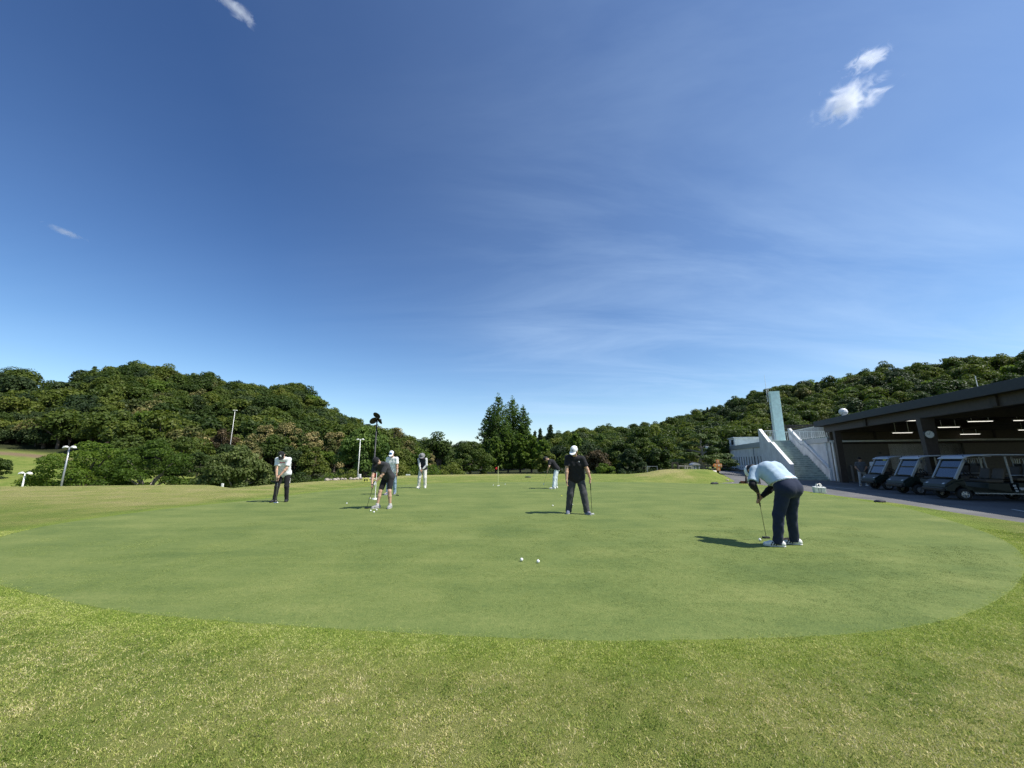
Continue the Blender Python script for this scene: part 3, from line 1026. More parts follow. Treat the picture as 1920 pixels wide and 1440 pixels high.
# ---- flowering chinquapins and big dark trees on the lower left hill
for i, (u, vt, Y, wp, mt, lb) in enumerate([
        (262, 768, 92, 58, 'leaf_flower', 'golden flowered tree on the left hill, directly above the bright forked tree'),
        (312, 770, 95, 50, 'leaf_flower', 'golden flowered tree on the left hill, right half of a touching pair'),
        (258, 812, 78, 60, 'leaf_flower', 'small golden flowered tree peeping over the bright forked tree'),
        (474, 812, 70, 60, 'leaf_flower', 'tan flowered tree just above the pale drooping tree'),
        (500, 794, 82, 56, 'leaf_flower', 'tan flowered tree above the golfer in white shirt and black trousers'),
        (541, 786, 84, 66, 'leaf_flower', 'large tan flowered tree, the tallest at the middle of the left hill foot'),
        (588, 806, 80, 50, 'leaf_flower', 'small tan flowered tree right of the tallest tan one'),
        (632, 806, 84, 60, 'leaf_flower', 'tan flowered tree just left of the plain white lamp post'),
        (742, 800, 112, 56, 'leaf_flower', 'golden crowned tree on the ridge just right of the floodlight pole'),
        (768, 826, 100, 52, 'leaf_flower', 'tan tree on the slope above the golfer in the blue and white cap'),
        (806, 850, 84, 30, 'leaf_flower', 'small russet tan tree at the right shoulder of the golfer with the grey hat'),
        (18, 752, 100, 80, 'leaf_flower', 'dull golden tree low on the hill at the far left'),
        (115, 733, 112, 54, 'leaf_russet', 'reddish brown tree high on the left hill below the lime green one'),
        (143, 713, 135, 34, 'leaf_lime', 'lime green tree at the notch of the left skyline'),
        (38, 690, 118, 86, 'leaf_forest', 'tall rounded tree standing above the skyline at the far left'),
        (0, 700, 112, 80, 'leaf_dark', 'tall dark tree on the skyline cut by the left edge of the photo'),
        (246, 728, 120, 66, 'leaf_dark', 'near black conical tree on the middle of the left hill'),
        (366, 742, 112, 62, 'leaf_dark', 'dark feathery tree left of the hillside lamp post'),
        (60, 770, 92, 70, 'leaf_dark', 'dark layered tree above the bare brown bank at the far left'),
        (120, 762, 90, 80, 'leaf_dark', 'large dark layered tree above the tall far left lamp post'),
        (178, 756, 92, 80, 'leaf_dark', 'large dark layered tree, middle of the shaded group on the left hill'),
        (215, 780, 84, 66, 'leaf_dark', 'dark layered tree just left of the golden pair'),
        (20, 800, 86, 76, 'leaf_dark', 'dark low tree on the bare brown bank at the far left'),
        (90, 800, 84, 70, 'leaf_dark', 'dark low tree right behind the top of the tall far left lamp post'),
        (590, 838, 62, 62, 'leaf_forest', 'green tree in front of the tan trees between golfer and lamp post'),
        (545, 835, 62, 56, 'leaf_dark', 'dark tree right behind the head of the golfer in the black cap and white shirt'),
        (425, 800, 80, 56, 'leaf_russet', 'greyish brown tree above and left of the pale drooping tree'),
        (345, 815, 66, 60, 'leaf_forest', 'mid green tree above the smaller open tree'),
        (750, 838, 66, 60, 'leaf_forest', 'green tree between the floodlight pole and the golfer with the grey hat'),
        (785, 842, 72, 52, 'leaf_bright', 'bright green tree behind the golfer with the grey hat')]):
    row_tree(u, vt, Y, wp, 600 + i, lb, mt, leaf=0.26 if Y > 75 else 0.22, n=46, per=150, tr=(0.15, 1.0) if mt == 'leaf_flower' else (0.15, 0.75))

# ---- the forest on the hills
protos = []
for i in range(6):
    protos.append(broad_mesh('hill_tree', 700 + i, 3.6, 7.6, n=24, per=95, size=0.42))
protos.append(broad_mesh('hill_tree', 710, 3.2, 9.0, n=24, per=95, size=0.42, mat='leaf_forest'))
protos.append(broad_mesh('hill_tree', 711, 3.9, 7.0, n=24, per=95, size=0.42, mat='leaf_dark'))
protos.append(broad_mesh('hill_tree', 712, 3.4, 7.6, n=24, per=95, size=0.42, mat='leaf_dark'))
protos.append(conic_mesh('hill_tree', 713, 2.6, 10.0, size=0.5))
protos.append(broad_mesh('hill_tree', 714, 3.4, 7.4, n=24, per=95, size=0.42, mat='leaf_flower', tint=(0.05, 0.6)))
protos.append(broad_mesh('hill_tree', 715, 3.4, 7.0, n=24, per=95, size=0.42, mat='leaf_lime'))
PW = np.array([12, 12, 12, 12, 12, 12, 10, 6, 6, 0.5, 3.0, 2.5])
PW = PW / PW.sum()
rng = np.random.default_rng(77)
pts = []
r = 86.0
while r < 400:
    stp = 4.3 if r < 200 else 5.2
    nseg = int(math.radians(120) * r / stp)
    for k in range(nseg):
        a = -60 + 120 * (k + rng.random()) / nseg
        rq = r + rng.uniform(-0.5, 0.5) * stp
        ft, rd = np.interp(a, *FOOT), np.interp(a, *RID)
        if rq < ft + (2 if a > -45 else 8) or rq > rd + 10: continue
        pts.append((rq * math.sin(rad(a)), rq * math.cos(rad(a)), a, rq))
    r += stp * 0.92
pts = np.array(pts)
pz_ = g(pts[:, 0], pts[:, 1], False)
# keep clear of the clubhouse
la = (pts[:, 0] - 18.7) * BRG[1] - (pts[:, 1] - 13.7) * BRG[0]
lb = (pts[:, 0] - 18.7) * BRG[0] + (pts[:, 1] - 13.7) * BRG[1]
keep = ~((la > -4) & (la < 45) & (lb < 60))
pts, pz_ = pts[keep], pz_[keep]
idx = rng.choice(len(PW), len(pts), p=PW)
# the tree kinds gather in drifts
dr = vnoise(pts[:, 0], pts[:, 1], 30, 5)
idx = np.where((dr > 0.27) & (rng.random(len(pts)) < 0.4) & (pts[:, 2] < 0), 10, idx)
idx = np.where((dr < -0.3) & (rng.random(len(pts)) < 0.6), 7 + rng.integers(0, 2, len(pts)), idx)
scl = 0.6 + 0.75 * rng.random(len(pts)) ** 1.6
scl *= np.where(pts[:, 2] > 25, 0.92, 1.0)
rot = rng.uniform(0, 6.28, len(pts))
HN = {-1: ('left', 'of the left hill'), 1: ('right', 'of the right hill')}
KIND = ['rounded mid green'] * 7 + ['dark green'] * 2 + ['dark pointed', 'tan flowered', 'yellow green']
# the nearest ones are trees of their own, the rest of the wood is one mass
order = np.argsort(pts[:, 3] / scl)
infr = np.abs(pts[:, 2]) < 55
near = [i for i in order if infr[i]][:185]
for i in near:
    a = pts[i, 2]
    hill = 'left hill' if a < -9 else ('low valley ridge' if a < 8 else 'right hill')
    thing_mesh('forest_tree', protos[idx[i]], (pts[i, 0], pts[i, 1], pz_[i] - 0.4), rot[i], scl[i], f'{KIND[idx[i]]} tree low on the slope of the wooded {hill}', 'tree', f'{KIND[idx[i]]} trees low on the {hill}')
rest = np.setdiff1d(np.arange(len(pts)), near)
print('FOREST', len(pts), len(rest))


def scatter_object(name, P, rotz, sc, ix, meshes, rot3=None):
    me = bpy.data.meshes.new(name)
    me.vertices.add(len(P))
    me.vertices.foreach_set('co', np.asarray(P, np.float32).ravel())
    R3 = np.zeros((len(P), 3), np.float32)
    R3[:, 2] = rotz
    if rot3 is not None: R3[:, :2] = rot3
    a = me.attributes.new('rot', 'FLOAT_VECTOR', 'POINT')
    a.data.foreach_set('vector', R3.ravel())
    a = me.attributes.new('scl', 'FLOAT', 'POINT')
    a.data.foreach_set('value', np.asarray(sc, np.float32))
    a = me.attributes.new('ix', 'INT', 'POINT')
    a.data.foreach_set('value', np.asarray(ix, np.int32))
    o = bpy.data.objects.new(name, me)
    COL.objects.link(o)
    ng = bpy.data.node_groups.new(name, 'GeometryNodeTree')
    ng.interface.new_socket('Geometry', in_out='INPUT', socket_type='NodeSocketGeometry')
    ng.interface.new_socket('Geometry', in_out='OUTPUT', socket_type='NodeSocketGeometry')
    gi, go = N(ng, 'NodeGroupInput'), N(ng, 'NodeGroupOutput')
    jn = N(ng, 'GeometryNodeJoinGeometry')
    for k in range(len(meshes) - 1, -1, -1):
        po = bpy.data.objects.new(name + '_source', meshes[k])
        oi = N(ng, 'GeometryNodeObjectInfo')
        oi.inputs['Object'].default_value = po
        oi.inputs['As Instance'].default_value = True
        ng.links.new(oi.outputs['Geometry'], jn.inputs[0])
    ip = N(ng, 'GeometryNodeInstanceOnPoints')
    ng.links.new(gi.outputs[0], ip.inputs['Points'])
    ng.links.new(jn.outputs[0], ip.inputs['Instance'])
    ip.inputs['Pick Instance'].default_value = True
    for nm, ty, so_ in (('ix', 'INT', 'Instance Index'), ('rot', 'FLOAT_VECTOR', 'Rotation'), ('scl', 'FLOAT', 'Scale')):
        na = N(ng, 'GeometryNodeInputNamedAttribute', data_type=ty)
        na.inputs['Name'].default_value = nm
        out = [k for k in na.outputs if k.name == 'Attribute' and k.enabled][0]
        ng.links.new(out, ip.inputs[so_])
    ng.links.new(ip.outputs[0], go.inputs[0])
    md = o.modifiers.new('scatter', 'NODES')
    md.node_group = ng
    return o


P = np.stack([pts[rest, 0], pts[rest, 1], pz_[rest] - 0.4], 1)
fo = scatter_object('forest', P, rot[rest], scl[rest], idx[rest], protos)
tag(fo, 'dense green forest covering the far slopes of both hills', 'forest', kind='stuff')

# ---- grass blades of the rough in front of the green
m, nt, b = nt_new('grass_blade')
pos = N(nt, 'ShaderNodeNewGeometry').outputs['Position']
at = N(nt, 'ShaderNodeAttribute', attribute_name='tint').outputs['Fac']
nA = noise(nt, 0.9, 4, 0.6, pos, 0.4)
nB = noise(nt, 9.0, 4, 0.7, pos)
sd_ = N(nt, 'ShaderNodeSeparateXYZ')
nt.links.new(pos, sd_.inputs[0])
ia = N(nt, 'ShaderNodeAttribute', attribute_name='lush', attribute_type='INSTANCER').outputs['Fac']
nP = noise(nt, 2.6, 3, 0.55, pos, 0.5)
f = maths(nt, 'ADD', maths(nt, 'MULTIPLY', nA, 0.62), maths(nt, 'MULTIPLY', nB, 0.34))
f = maths(nt, 'ADD', f, maths(nt, 'MULTIPLY', nP, 0.42))
f = maths(nt, 'ADD', maths(nt, 'SUBTRACT', f, 0.395), maths(nt, 'MULTIPLY', at, 0.40))
c = ramp(nt, f, [(0.26, (0.165, 0.245, 0.042)), (0.42, (0.36, 0.43, 0.085)), (0.55, (0.60, 0.58, 0.20)), (0.70, (0.92, 0.80, 0.48))])
lc = ramp(nt, at, [(0.0, (0.20, 0.31, 0.040)), (0.5, (0.44, 0.55, 0.090)), (1.0, (0.66, 0.70, 0.20))])
c = mixc(nt, maths(nt, 'MULTIPLY', ia, 0.6, True), c, lc)
nt.links.new(c, b.inputs['Base Color'])
b.inputs['Roughness'].default_value = 0.6
b.inputs['Specular IOR Level'].default_value = 0.2
tr = N(nt, 'ShaderNodeBsdfTranslucent')
nt.links.new(c, tr.inputs['Color'])
mx = N(nt, 'ShaderNodeMixShader')
mx.inputs[0].default_value = 0.35
nt.links.new(b.outputs[0], mx.inputs[1])
nt.links.new(tr.outputs[0], mx.inputs[2])
nt.links.new(mx.outputs[0], nt.nodes['Material Output'].inputs['Surface'])
GB = m


def grass_patch(seed, S=0.42, n=3400, h=0.0135, mat=None, wd=1.0):
    rng = np.random.default_rng(seed)
    nt_ = max(6, n // 5)
    tx, ty, tl, ta = rng.uniform(-S / 2, S / 2, nt_), rng.uniform(-S / 2, S / 2, nt_), rng.uniform(0.6, 1.25, nt_), rng.normal(0, 0.24, nt_)
    ti = rng.integers(0, nt_, n)
    ox, oy = rng.normal(0, 0.011, (2, n))
    x, y = np.clip(tx[ti] + ox, -S / 2, S / 2), np.clip(ty[ti] + oy, -S / 2, S / 2)
    an = rng.uniform(0, 6.28, n)
    L = h * rng.uniform(0.5, 1.2, n) * tl[ti]
    le = (rng.normal(0, 0.4, (n, 2)) + np.stack([ox, oy], 1) / 0.011 * 0.35) * L[:, None]
    w_ = rng.uniform(0.0010, 0.0020, n) * wd
    dx, dy = np.cos(an) * w_, np.sin(an) * w_
    z = np.zeros(n)
    base = np.stack([x, y, z - 0.004], 1)
    d = np.stack([dx, dy, z], 1)
    mid = base + np.stack([le[:, 0] * 0.4, le[:, 1] * 0.4, L * 0.6], 1)
    tip = base + np.stack([le[:, 0] * 1.15, le[:, 1] * 1.15, L], 1)
    V = np.stack([base - d, base + d, mid + d * 0.8, tip, mid - d * 0.8], 1).reshape(-1, 3)
    Q = np.arange(n * 5).reshape(-1, 5)
    me = bpy.data.meshes.new('grass')
    fast_mesh(me, V.astype(np.float32), Q)
    me.materials.append(mat or GB)
    a = me.attributes.new('tint', 'FLOAT', 'FACE')
    a.data.foreach_set('value', np.clip(rng.normal(0.42, 0.28, n) + ta[ti], 0, 1.2).astype(np.float32))
    return me


# clipped blades on the green itself share the colours of its turf
m, nt, b = nt_new('turf_blade')
pos = N(nt, 'ShaderNodeNewGeometry').outputs['Position']
at = N(nt, 'ShaderNodeAttribute', attribute_name='tint').outputs['Fac']
nA = noise(nt, 0.7, 4, 0.6, pos, 0.5)
f = maths(nt, 'ADD', maths(nt, 'MULTIPLY', nA, 0.55), maths(nt, 'MULTIPLY', at, 0.45))
nt.links.new(ramp(nt, f, [(0.22, (0.105, 0.165, 0.042)), (0.5, (0.24, 0.30, 0.084)), (0.8, (0.44, 0.46, 0.17))]), b.inputs['Base Color'])
b.inputs['Roughness'].default_value = 0.7
b.inputs['Specular IOR Level'].default_value = 0.15
TB = m
gp = [grass_patch(800 + i) for i in range(6)] + [grass_patch(810 + i, 0.13, 290, 0.0095) for i in range(4)] + [grass_patch(820 + i, 0.40, 2800, 0.006, TB, 0.8) for i in range(4)]
cells = []
for S, lo, hi, sp in ((0.33, 0.28, 99, 0.04), (0.105, -0.035, 0.345, 0.02), (0.36, -99, -0.16, 0.05)):
    xs, ys = np.meshgrid(np.arange(-17, 17, S), np.arange(1.3, 12, S))
    xs, ys = xs.ravel(), ys.ravel()
    ok = (np.abs(xs) < 1.62 * ys + 1.0) & (np.hypot(xs, ys) < 12.5)
    xs, ys = xs[ok] + RNG.uniform(-sp, sp, ok.sum()), ys[ok] + RNG.uniform(-sp, sp, ok.sum())
    sdg = poly_sd(GREEN, xs, ys)
    ok = (sdg > lo + (RNG.uniform(0, 0.05, len(xs)) if S < 0.2 else 0)) & (sdg <= hi) & (poly_sd(ROAD, xs, ys) > 0.25)
    kd = 0 if S == 0.33 else 1 if S < 0.2 else 2
    if kd == 2:
        ok &= np.hypot(xs, ys) < 5.5 + 5.5 * RNG.random(len(xs))
    cells.append(np.stack([xs[ok], ys[ok], np.full(ok.sum(), kd), smooth(0.75, 0.12, sdg[ok])], 1))
cells = np.vstack(cells)
kd = cells[:, 2]
gi_ = np.where(kd == 0, RNG.integers(0, 6, len(cells)), np.where(kd == 1, RNG.integers(6, 10, len(cells)), RNG.integers(10, 14, len(cells))))
gz = np.where(kd == 2, 0.005, g(cells[:, 0], cells[:, 1], False) + np.where(kd == 1, 0.003, 0))
P3 = np.stack([cells[:, 0], cells[:, 1], gz], 1)
ra_, sa_ = RNG.uniform(0, 6.28, len(cells)), RNG.uniform(0.9, 1.1, len(cells))
q = kd == 2
tb = scatter_object('turf_blades', P3[q], ra_[q], sa_[q], gi_[q] - 10, gp[10:])
tb.parent = green
tag(tb, kind='stuff')
q = ~q
cells, kd = cells[q], kd[q]
gr = scatter_object('grass', P3[q], ra_[q], sa_[q], gi_[q], gp[:10])
a = gr.data.attributes.new('lush', 'FLOAT', 'POINT')
a.data.foreach_set('value', np.where(kd == 2, 0, cells[:, 3]).astype(np.float32))
tag(gr, 'short green and straw coloured rough grass round the putting green', 'grass', kind='stuff')
print('GRASS patches', len(cells))
# ------------------------------------------------------------------ clubhouse, cart shelter, stairs
BO = (18.7, 13.7)
BRZ = -rad(17.64)


def bw(a, b, z=0.0):
    """clubhouse coordinates (a across, b along) -> world"""
    return (BO[0] + a * BRG[1] + b * BRG[0], BO[1] - a * BRG[0] + b * BRG[1], z)


def bld(name, label, cat, group=None, a=0.0, b=0.0, z=0.0):
    return empty(name, bw(a, b, z), BRZ, label, cat, group)


ZG = -0.25
M_char = simple('charcoal_metal', (0.016, 0.017, 0.020), 0.55, 0.0, var=0.2)
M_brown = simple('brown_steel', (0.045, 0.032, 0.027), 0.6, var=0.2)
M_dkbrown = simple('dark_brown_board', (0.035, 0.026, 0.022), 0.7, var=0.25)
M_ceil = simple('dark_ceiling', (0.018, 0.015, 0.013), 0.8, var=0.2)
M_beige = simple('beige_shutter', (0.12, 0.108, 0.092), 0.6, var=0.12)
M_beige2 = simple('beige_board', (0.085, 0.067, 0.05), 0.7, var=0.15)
M_white = simple('white_render', (0.72, 0.72, 0.71), 0.8, var=0.14, scale=1.5)
M_greyw = simple('grey_wall', (0.62, 0.62, 0.63), 0.85, var=0.12, scale=1.2)
M_wmetal = simple('white_metal', (0.70, 0.70, 0.69), 0.45, var=0.1)
M_gmetal = simple('grey_metal', (0.34, 0.36, 0.39), 0.4, 0.5, var=0.12)
M_step = simple('green_step', (0.34, 0.42, 0.38), 0.8, var=0.25, scale=3)
M_nose = simple('step_edge', (0.50, 0.56, 0.52), 0.75, var=0.2)
M_mint = simple('mint_tile', (0.66, 0.84, 0.79), 0.5, var=0.1, scale=3)
M_black = simple('black_plastic', (0.014, 0.014, 0.015), 0.5, var=0.2)
M_dark = simple('dark_void', (0.012, 0.012, 0.013), 0.9, var=0.3)
M_wood = simple('weathered_wood', (0.16, 0.12, 0.085), 0.85, var=0.35, scale=4)
M_tube = emitter('tube_light', (1.0, 0.96, 0.86), 1.1)

# --- cart shelter: roof, beams, posts, shutters
sh = bld('cart_shelter', 'long dark open fronted cart shelter with brown posts and flat roof', 'shelter')
mb = MB()
mb.box(0.06, 30, -13.9, 17.85, 4.02, 4.30)
mb.build('roof', M_char, sh)
mb = MB()
mb.box(-0.02, 0.06, -14, 17.95, 3.93, 4.35)
mb.box(0.06, 30, 17.85, 17.95, 3.93, 4.35)
mb.build('fascia', M_char, sh, bevel=0.01)
mb = MB()
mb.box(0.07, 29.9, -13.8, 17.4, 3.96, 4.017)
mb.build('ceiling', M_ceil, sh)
mb = MB()
mb.box(0.38, 0.62, -13.8, 17.3, 3.46, 3.955)
for b_ in (-12.3, -2.9, 6.4, 15.9):
    mb.box(0.63, 29.5, b_ - 0.12, b_ + 0.12, 3.42, 3.953)
for a_ in (8, 16, 24):
    mb.box(a_ - 0.1, a_ + 0.1, -13.7, 17.2, 3.55, 3.951)
mb.build('roof_beam', M_brown, sh, bevel=0.01)
mb = MB()
for b_ in np.arange(-13.2, 17, 1.15):
    if min(abs(b_ - k) for k in (-12.3, -2.9, 6.4, 15.9)) > 0.3:
        mb.box(0.63, 29.4, b_ - 0.035, b_ + 0.035, 3.80, 3.952)
mb.build('rafter', M_dkbrown, sh)
for b_ in (-2.9, 6.4, 15.7):
    for a_ in ((0.5, 15.5) if b_ < 15 else (0.5,)):
        mb = MB()
        w1, w2 = 0.19, 0.29
        mb.hexa([(a_ - w1, b_ - 0.17, ZG), (a_ + w1, b_ - 0.17, ZG), (a_ + w1, b_ + 0.17, ZG), (a_ - w1, b_ + 0.17, ZG),
                 (a_ - w2 if b_ < 15 else a_ - w1, b_ - 0.17, 3.455), (a_ + w2 if b_ < 15 else a_ + w1, b_ - 0.17, 3.455), (a_ + w2 if b_ < 15 else a_ + w1, b_ + 0.17, 3.455), (a_ - w2 if b_ < 15 else a_ - w1, b_ + 0.17, 3.455)])
        mb.build('post', M_brown, sh, bevel=0.012)
for b_ in (-7.5, 2, 11.5):
    mb = MB()
    mb.box(0.30, 0.37, b_ - 0.16, b_ + 0.16, 3.50, 3.92)
    mb.build('bracket', M_dkbrown, sh)
for u_, v_, z_, L in [(1698, 789, 3.62, 1.6), (1692, 811.5, 3.15, 1.4), (1779, 801, 3.4, 1.4), (1819, 814, 3.15, 1.4), (1838, 790, 3.62, 1.5), (1925, 788, 3.62, 1.5), (1930, 806, 3.3, 1.4), (1890, 825, 2.98, 1.3)]:
    L *= 0.8
    w_ = pz(u_, v_, z_) - np.array([BO[0], BO[1], 0])
    a_, b_ = w_[0] * BRG[1] - w_[1] * BRG[0], w_[0] * BRG[0] + w_[1] * BRG[1]
    lamp = bld('tube_lamp', 'lit white fluorescent tube hanging under the dark shelter ceiling', 'lamp', 'fluorescent tubes under the shelter ceiling', a_, b_, z_)
    mb = MB()
    mb.box(-L / 2, L / 2, -0.05, 0.05, 0.02, 0.07)
    mb.box(-L / 2 + 0.2, -L / 2 + 0.215, -0.015, 0.015, 0.07, 3.96 - z_)
    mb.box(L / 2 - 0.23, L / 2 - 0.2, -0.015, 0.015, 0.07, 3.96 - z_)
    mb.build('housing', M_wmetal, lamp)
    mb = MB()
    mb.tube([(-L / 2 + 0.03, 0, -0.005), (L / 2 - 0.03, 0, -0.005)], 0.016, 8)
    mb.build('tube', M_tube, lamp, smooth=True)
# back wall of the shelter
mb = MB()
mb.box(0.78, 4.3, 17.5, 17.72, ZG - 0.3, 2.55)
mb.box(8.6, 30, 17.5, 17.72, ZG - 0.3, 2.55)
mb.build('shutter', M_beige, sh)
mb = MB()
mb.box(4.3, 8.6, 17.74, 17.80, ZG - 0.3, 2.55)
mb.build('doorway', M_dark, sh)  # solid panel; the darkness inside the opening is put into its near-black colour
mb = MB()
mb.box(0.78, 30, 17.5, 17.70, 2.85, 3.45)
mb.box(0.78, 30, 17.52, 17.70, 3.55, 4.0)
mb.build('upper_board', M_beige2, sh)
mb = MB()
mb.box(0.78, 30, 17.42, 17.6, 3.45, 3.55)
mb.box(0.78, 30, 17.46, 17.72, 2.55, 2.70)
for a_ in np.arange(3.6, 30, 3.4):
    mb.box(a_ - 0.06, a_ + 0.06, 17.44, 17.5, 2.85, 3.95)
mb.build('wall_beam', M_dkbrown, sh)
mb = MB()
mb.tube([(0.6, 17.30, 2.77), (30, 17.30, 2.77)], 0.065, 8)
mb.build('drain_pipe', M_wmetal, sh, smooth=True)
mb = MB()
mb.box(0.78, 0.86, 17.30, 17.5, ZG, 2.7)
mb.build('downpipe', M_wmetal, sh)

ck = bld('wall_clock', 'round white wall clock on the wide brown shelter post', 'clock', None, 0.42, 6.19, 2.62)
MX = Matrix.Rotation(math.pi / 2, 4, 'X')
mb = MB()
mb.lathe([(0.0, -0.03), (0.215, -0.03), (0.215, 0.045), (0.185, 0.055), (0.185, 0.03)], 28, MX)
mb.build('rim', M_black, ck, smooth=False)
mb = MB()
mb.lathe([(0.19, 0.035), (0.0, 0.036)], 28, MX)
mb.build('dial', simple('clock_dial', (0.8, 0.8, 0.78), 0.5, var=0.03), ck)
mb = MB()
mb.bar((0, -0.042, 0), (-0.10, -0.042, 0.03), 0.008, 0.014)
mb.bar((0, -0.045, 0), (0.045, -0.045, 0.135), 0.006, 0.01)
for k in range(12):
    an = k * math.pi / 6
    mb.bar((math.sin(an) * 0.15, -0.04, math.cos(an) * 0.15), (math.sin(an) * 0.175, -0.04, math.cos(an) * 0.175), 0.004, 0.012)
mb.build('hand', M_black, ck)

# things on the shelter roof
v = bld('roof_vent', 'round white vent cowl near the far end of the dark roof', 'vent', None, 0.9, 15.2, 4.30)
mb = MB()
mb.lathe([(0.0, 0.78), (0.14, 0.74), (0.24, 0.62), (0.27, 0.48), (0.22, 0.34), (0.12, 0.28), (0.10, 0.0)], 18)
mb.build('cowl', M_wmetal, v, smooth=False)
mb = MB()
mb.box(-0.22, 0.22, -0.22, 0.22, 0.0, 0.09)
mb.build('base', M_gmetal, v)
v = bld('roof_antenna', 'small white box with a thin aerial on the dark roof', 'antenna', None, 1.2, 3.9, 4.30)
mb = MB()
mb.box(-0.3, 0.1, -0.15, 0.15, 0, 0.2)
mb.build('box', M_wmetal, v)
mb = MB()
mb.tube([(0, 0, 0.2), (0, 0, 0.8)], 0.013, 6)
mb.build('mast', M_wmetal, v)

# --- clubhouse block, deck and side wall
cb_ = bld('clubhouse', 'low white clubhouse with grey roof edge and roof deck beside the stairs', 'building')
mb = MB()
mb.box(-1.15, 30, 25.6, 47, -0.5, 2.72)
mb.box(0.78, 30, 17.74, 25.6, ZG - 0.3, 2.98)
mb.build('wall', M_greyw, cb_)
mb = MB()
mb.box(-1.27, -1.15, 25.7, 47.1, 2.70, 3.24)
mb.box(-1.15, 30, 47.0, 47.1, 2.70, 3.24)
mb.box(0.66, 0.78, 17.74, 25.4, 2.72, 3.10)
mb.build('roof_edge', M_gmetal, cb_, bevel=0.01)
mb = MB()
mb.box(-1.15, 30, 25.6, 47, 2.72, 3.20)
mb.box(0.78, 30, 17.74, 25.6, 2.98, 3.16)
mb.build('deck', M_step, cb_)
for b_ in np.arange(27.4, 46, 1.15):
    mb = MB()
    mb.box(-1.18, -1.15, b_ - 0.07, b_ + 0.07, 0.75, 1.75)
    mb.build('window', M_dark, cb_)
    mb = MB()
    mb.box(-1.17, -1.152, b_ - 0.08, b_ + 0.08, 0.40, 0.52)
    mb.build('vent', M_dark, cb_)
for b_ in (27.0, 31.0):
    mb = MB()
    mb.box(-1.21, -1.15, b_ - 0.04, b_ + 0.04, -0.2, 2.7)
    mb.build('downpipe', M_gmetal, cb_)
mb = MB()
mb.tube([(0.70, 18.2, 0.7), (0.70, 18.2, 2.72)], 0.05, 8)
mb.build('downpipe', M_wmetal, cb_, smooth=True)
rb = bld('roof_room', 'small white rooftop room at the far end of the clubhouse roof', 'building', None, 0, 43.5, 3.2)
mb = MB()
mb.box(-0.6, 5, -1.6, 1.6, 0, 1.15)
mb.build('wall', M_white, rb)
mb = MB()
mb.box(-0.75, 5.1, -1.75, 1.75, 1.15, 1.27)
mb.build('roof', M_wmetal, rb)
mb = MB()
mb.box(-0.64, -0.6, -1.0, 0.2, 0.3, 0.95)
mb.build('window', M_dark, rb)
ac = bld('air_conditioner', 'low white rooftop unit beside the far tree tops', 'air conditioner', None, -3.2, 46.0, 2.9)
mb = MB()
mb.box(-0.5, 1.2, -0.4, 0.4, 0, 0.5)
mb.build('casing', M_wmetal, ac, bevel=0.03)
mb = MB()
mb.box(-0.45, -0.35, -0.3, 0.3, -2.9, 0)
mb.box(1.05, 1.15, -0.3, 0.3, -2.9, 0)
mb.build('stand', M_gmetal, ac)

# --- outside stairs
st = bld('outdoor_stairs', 'pale green outdoor stairs between thick white parapets', 'stairs')
AL, AR = -1.72, 0.62
prof1 = lambda b_: -0.25 + 2.0 * (b_ - 18.2) / 3.8
nst = 12
mb, mn = MB(), MB()
for i in range(nst):
    b0, z1 = 18.2 + 3.8 * i / nst, ZG + 2.0 * (i + 1) / nst
    mb.box(AL + 0.003, AR - 0.003, b0, 22.0 + 0.001 * i, z1 - 2.0 / nst, z1 - 0.012)
    mn.box(AL + 0.004, AR - 0.004, b0 - 0.012, b0 + 0.06, z1 - 0.035, z1 + 0.003)
mb.box(AL + 0.003, AR - 0.003, 22.03, 22.7, 1.2, 1.75)
nst = 9
for i in range(nst):
    b0, z1 = 22.7 + 2.7 * i / nst, 1.75 + 1.47 * (i + 1) / nst
    mb.box(AL + 0.003, AR - 0.003, b0, 25.58 - 0.001 * i, z1 - 1.47 / nst, z1 - 0.012)
    mn.box(AL + 0.004, AR - 0.004, b0 - 0.012, b0 + 0.06, z1 - 0.035, z1 + 0.003)
mb.build('steps', M_step, st)
mn.build('nosing', M_nose, st)
YZ = Matrix(((0, 1, 0, 0), (1, 0, 0, 0), (0, 0, 1, 0), (0, 0, 0, 1)))    # prism profile in (b, z), extruded along a
PAR = [(18.05, -0.5), (25.55, -0.5), (25.55, 4.32), (25.15, 4.32), (22.65, 2.93), (22.05, 2.93), (18.05, 0.98)]
PARR = [(18.05, -0.5), (25.55, -0.5), (25.55, 4.32), (25.15, 4.32), (22.65, 2.93), (22.05, 2.93), (18.05, 0.62)]


def cap_line(pr, a0, a1):
    mb = MB()
    for (p, q) in ((pr[6], pr[5]), (pr[5], pr[4]), (pr[4], pr[3]), (pr[3], pr[2])):
        (b0, z0), (b1, z1) = p, q
        mb.hexa([(a0, b0, z0 + 0.003), (a1, b0, z0 + 0.003), (a1, b1, z1 + 0.003), (a0, b1, z1 + 0.003), (a0, b0, z0 + 0.05), (a1, b0, z0 + 0.05), (a1, b1, z1 + 0.05), (a0, b1, z1 + 0.05)])
    return mb


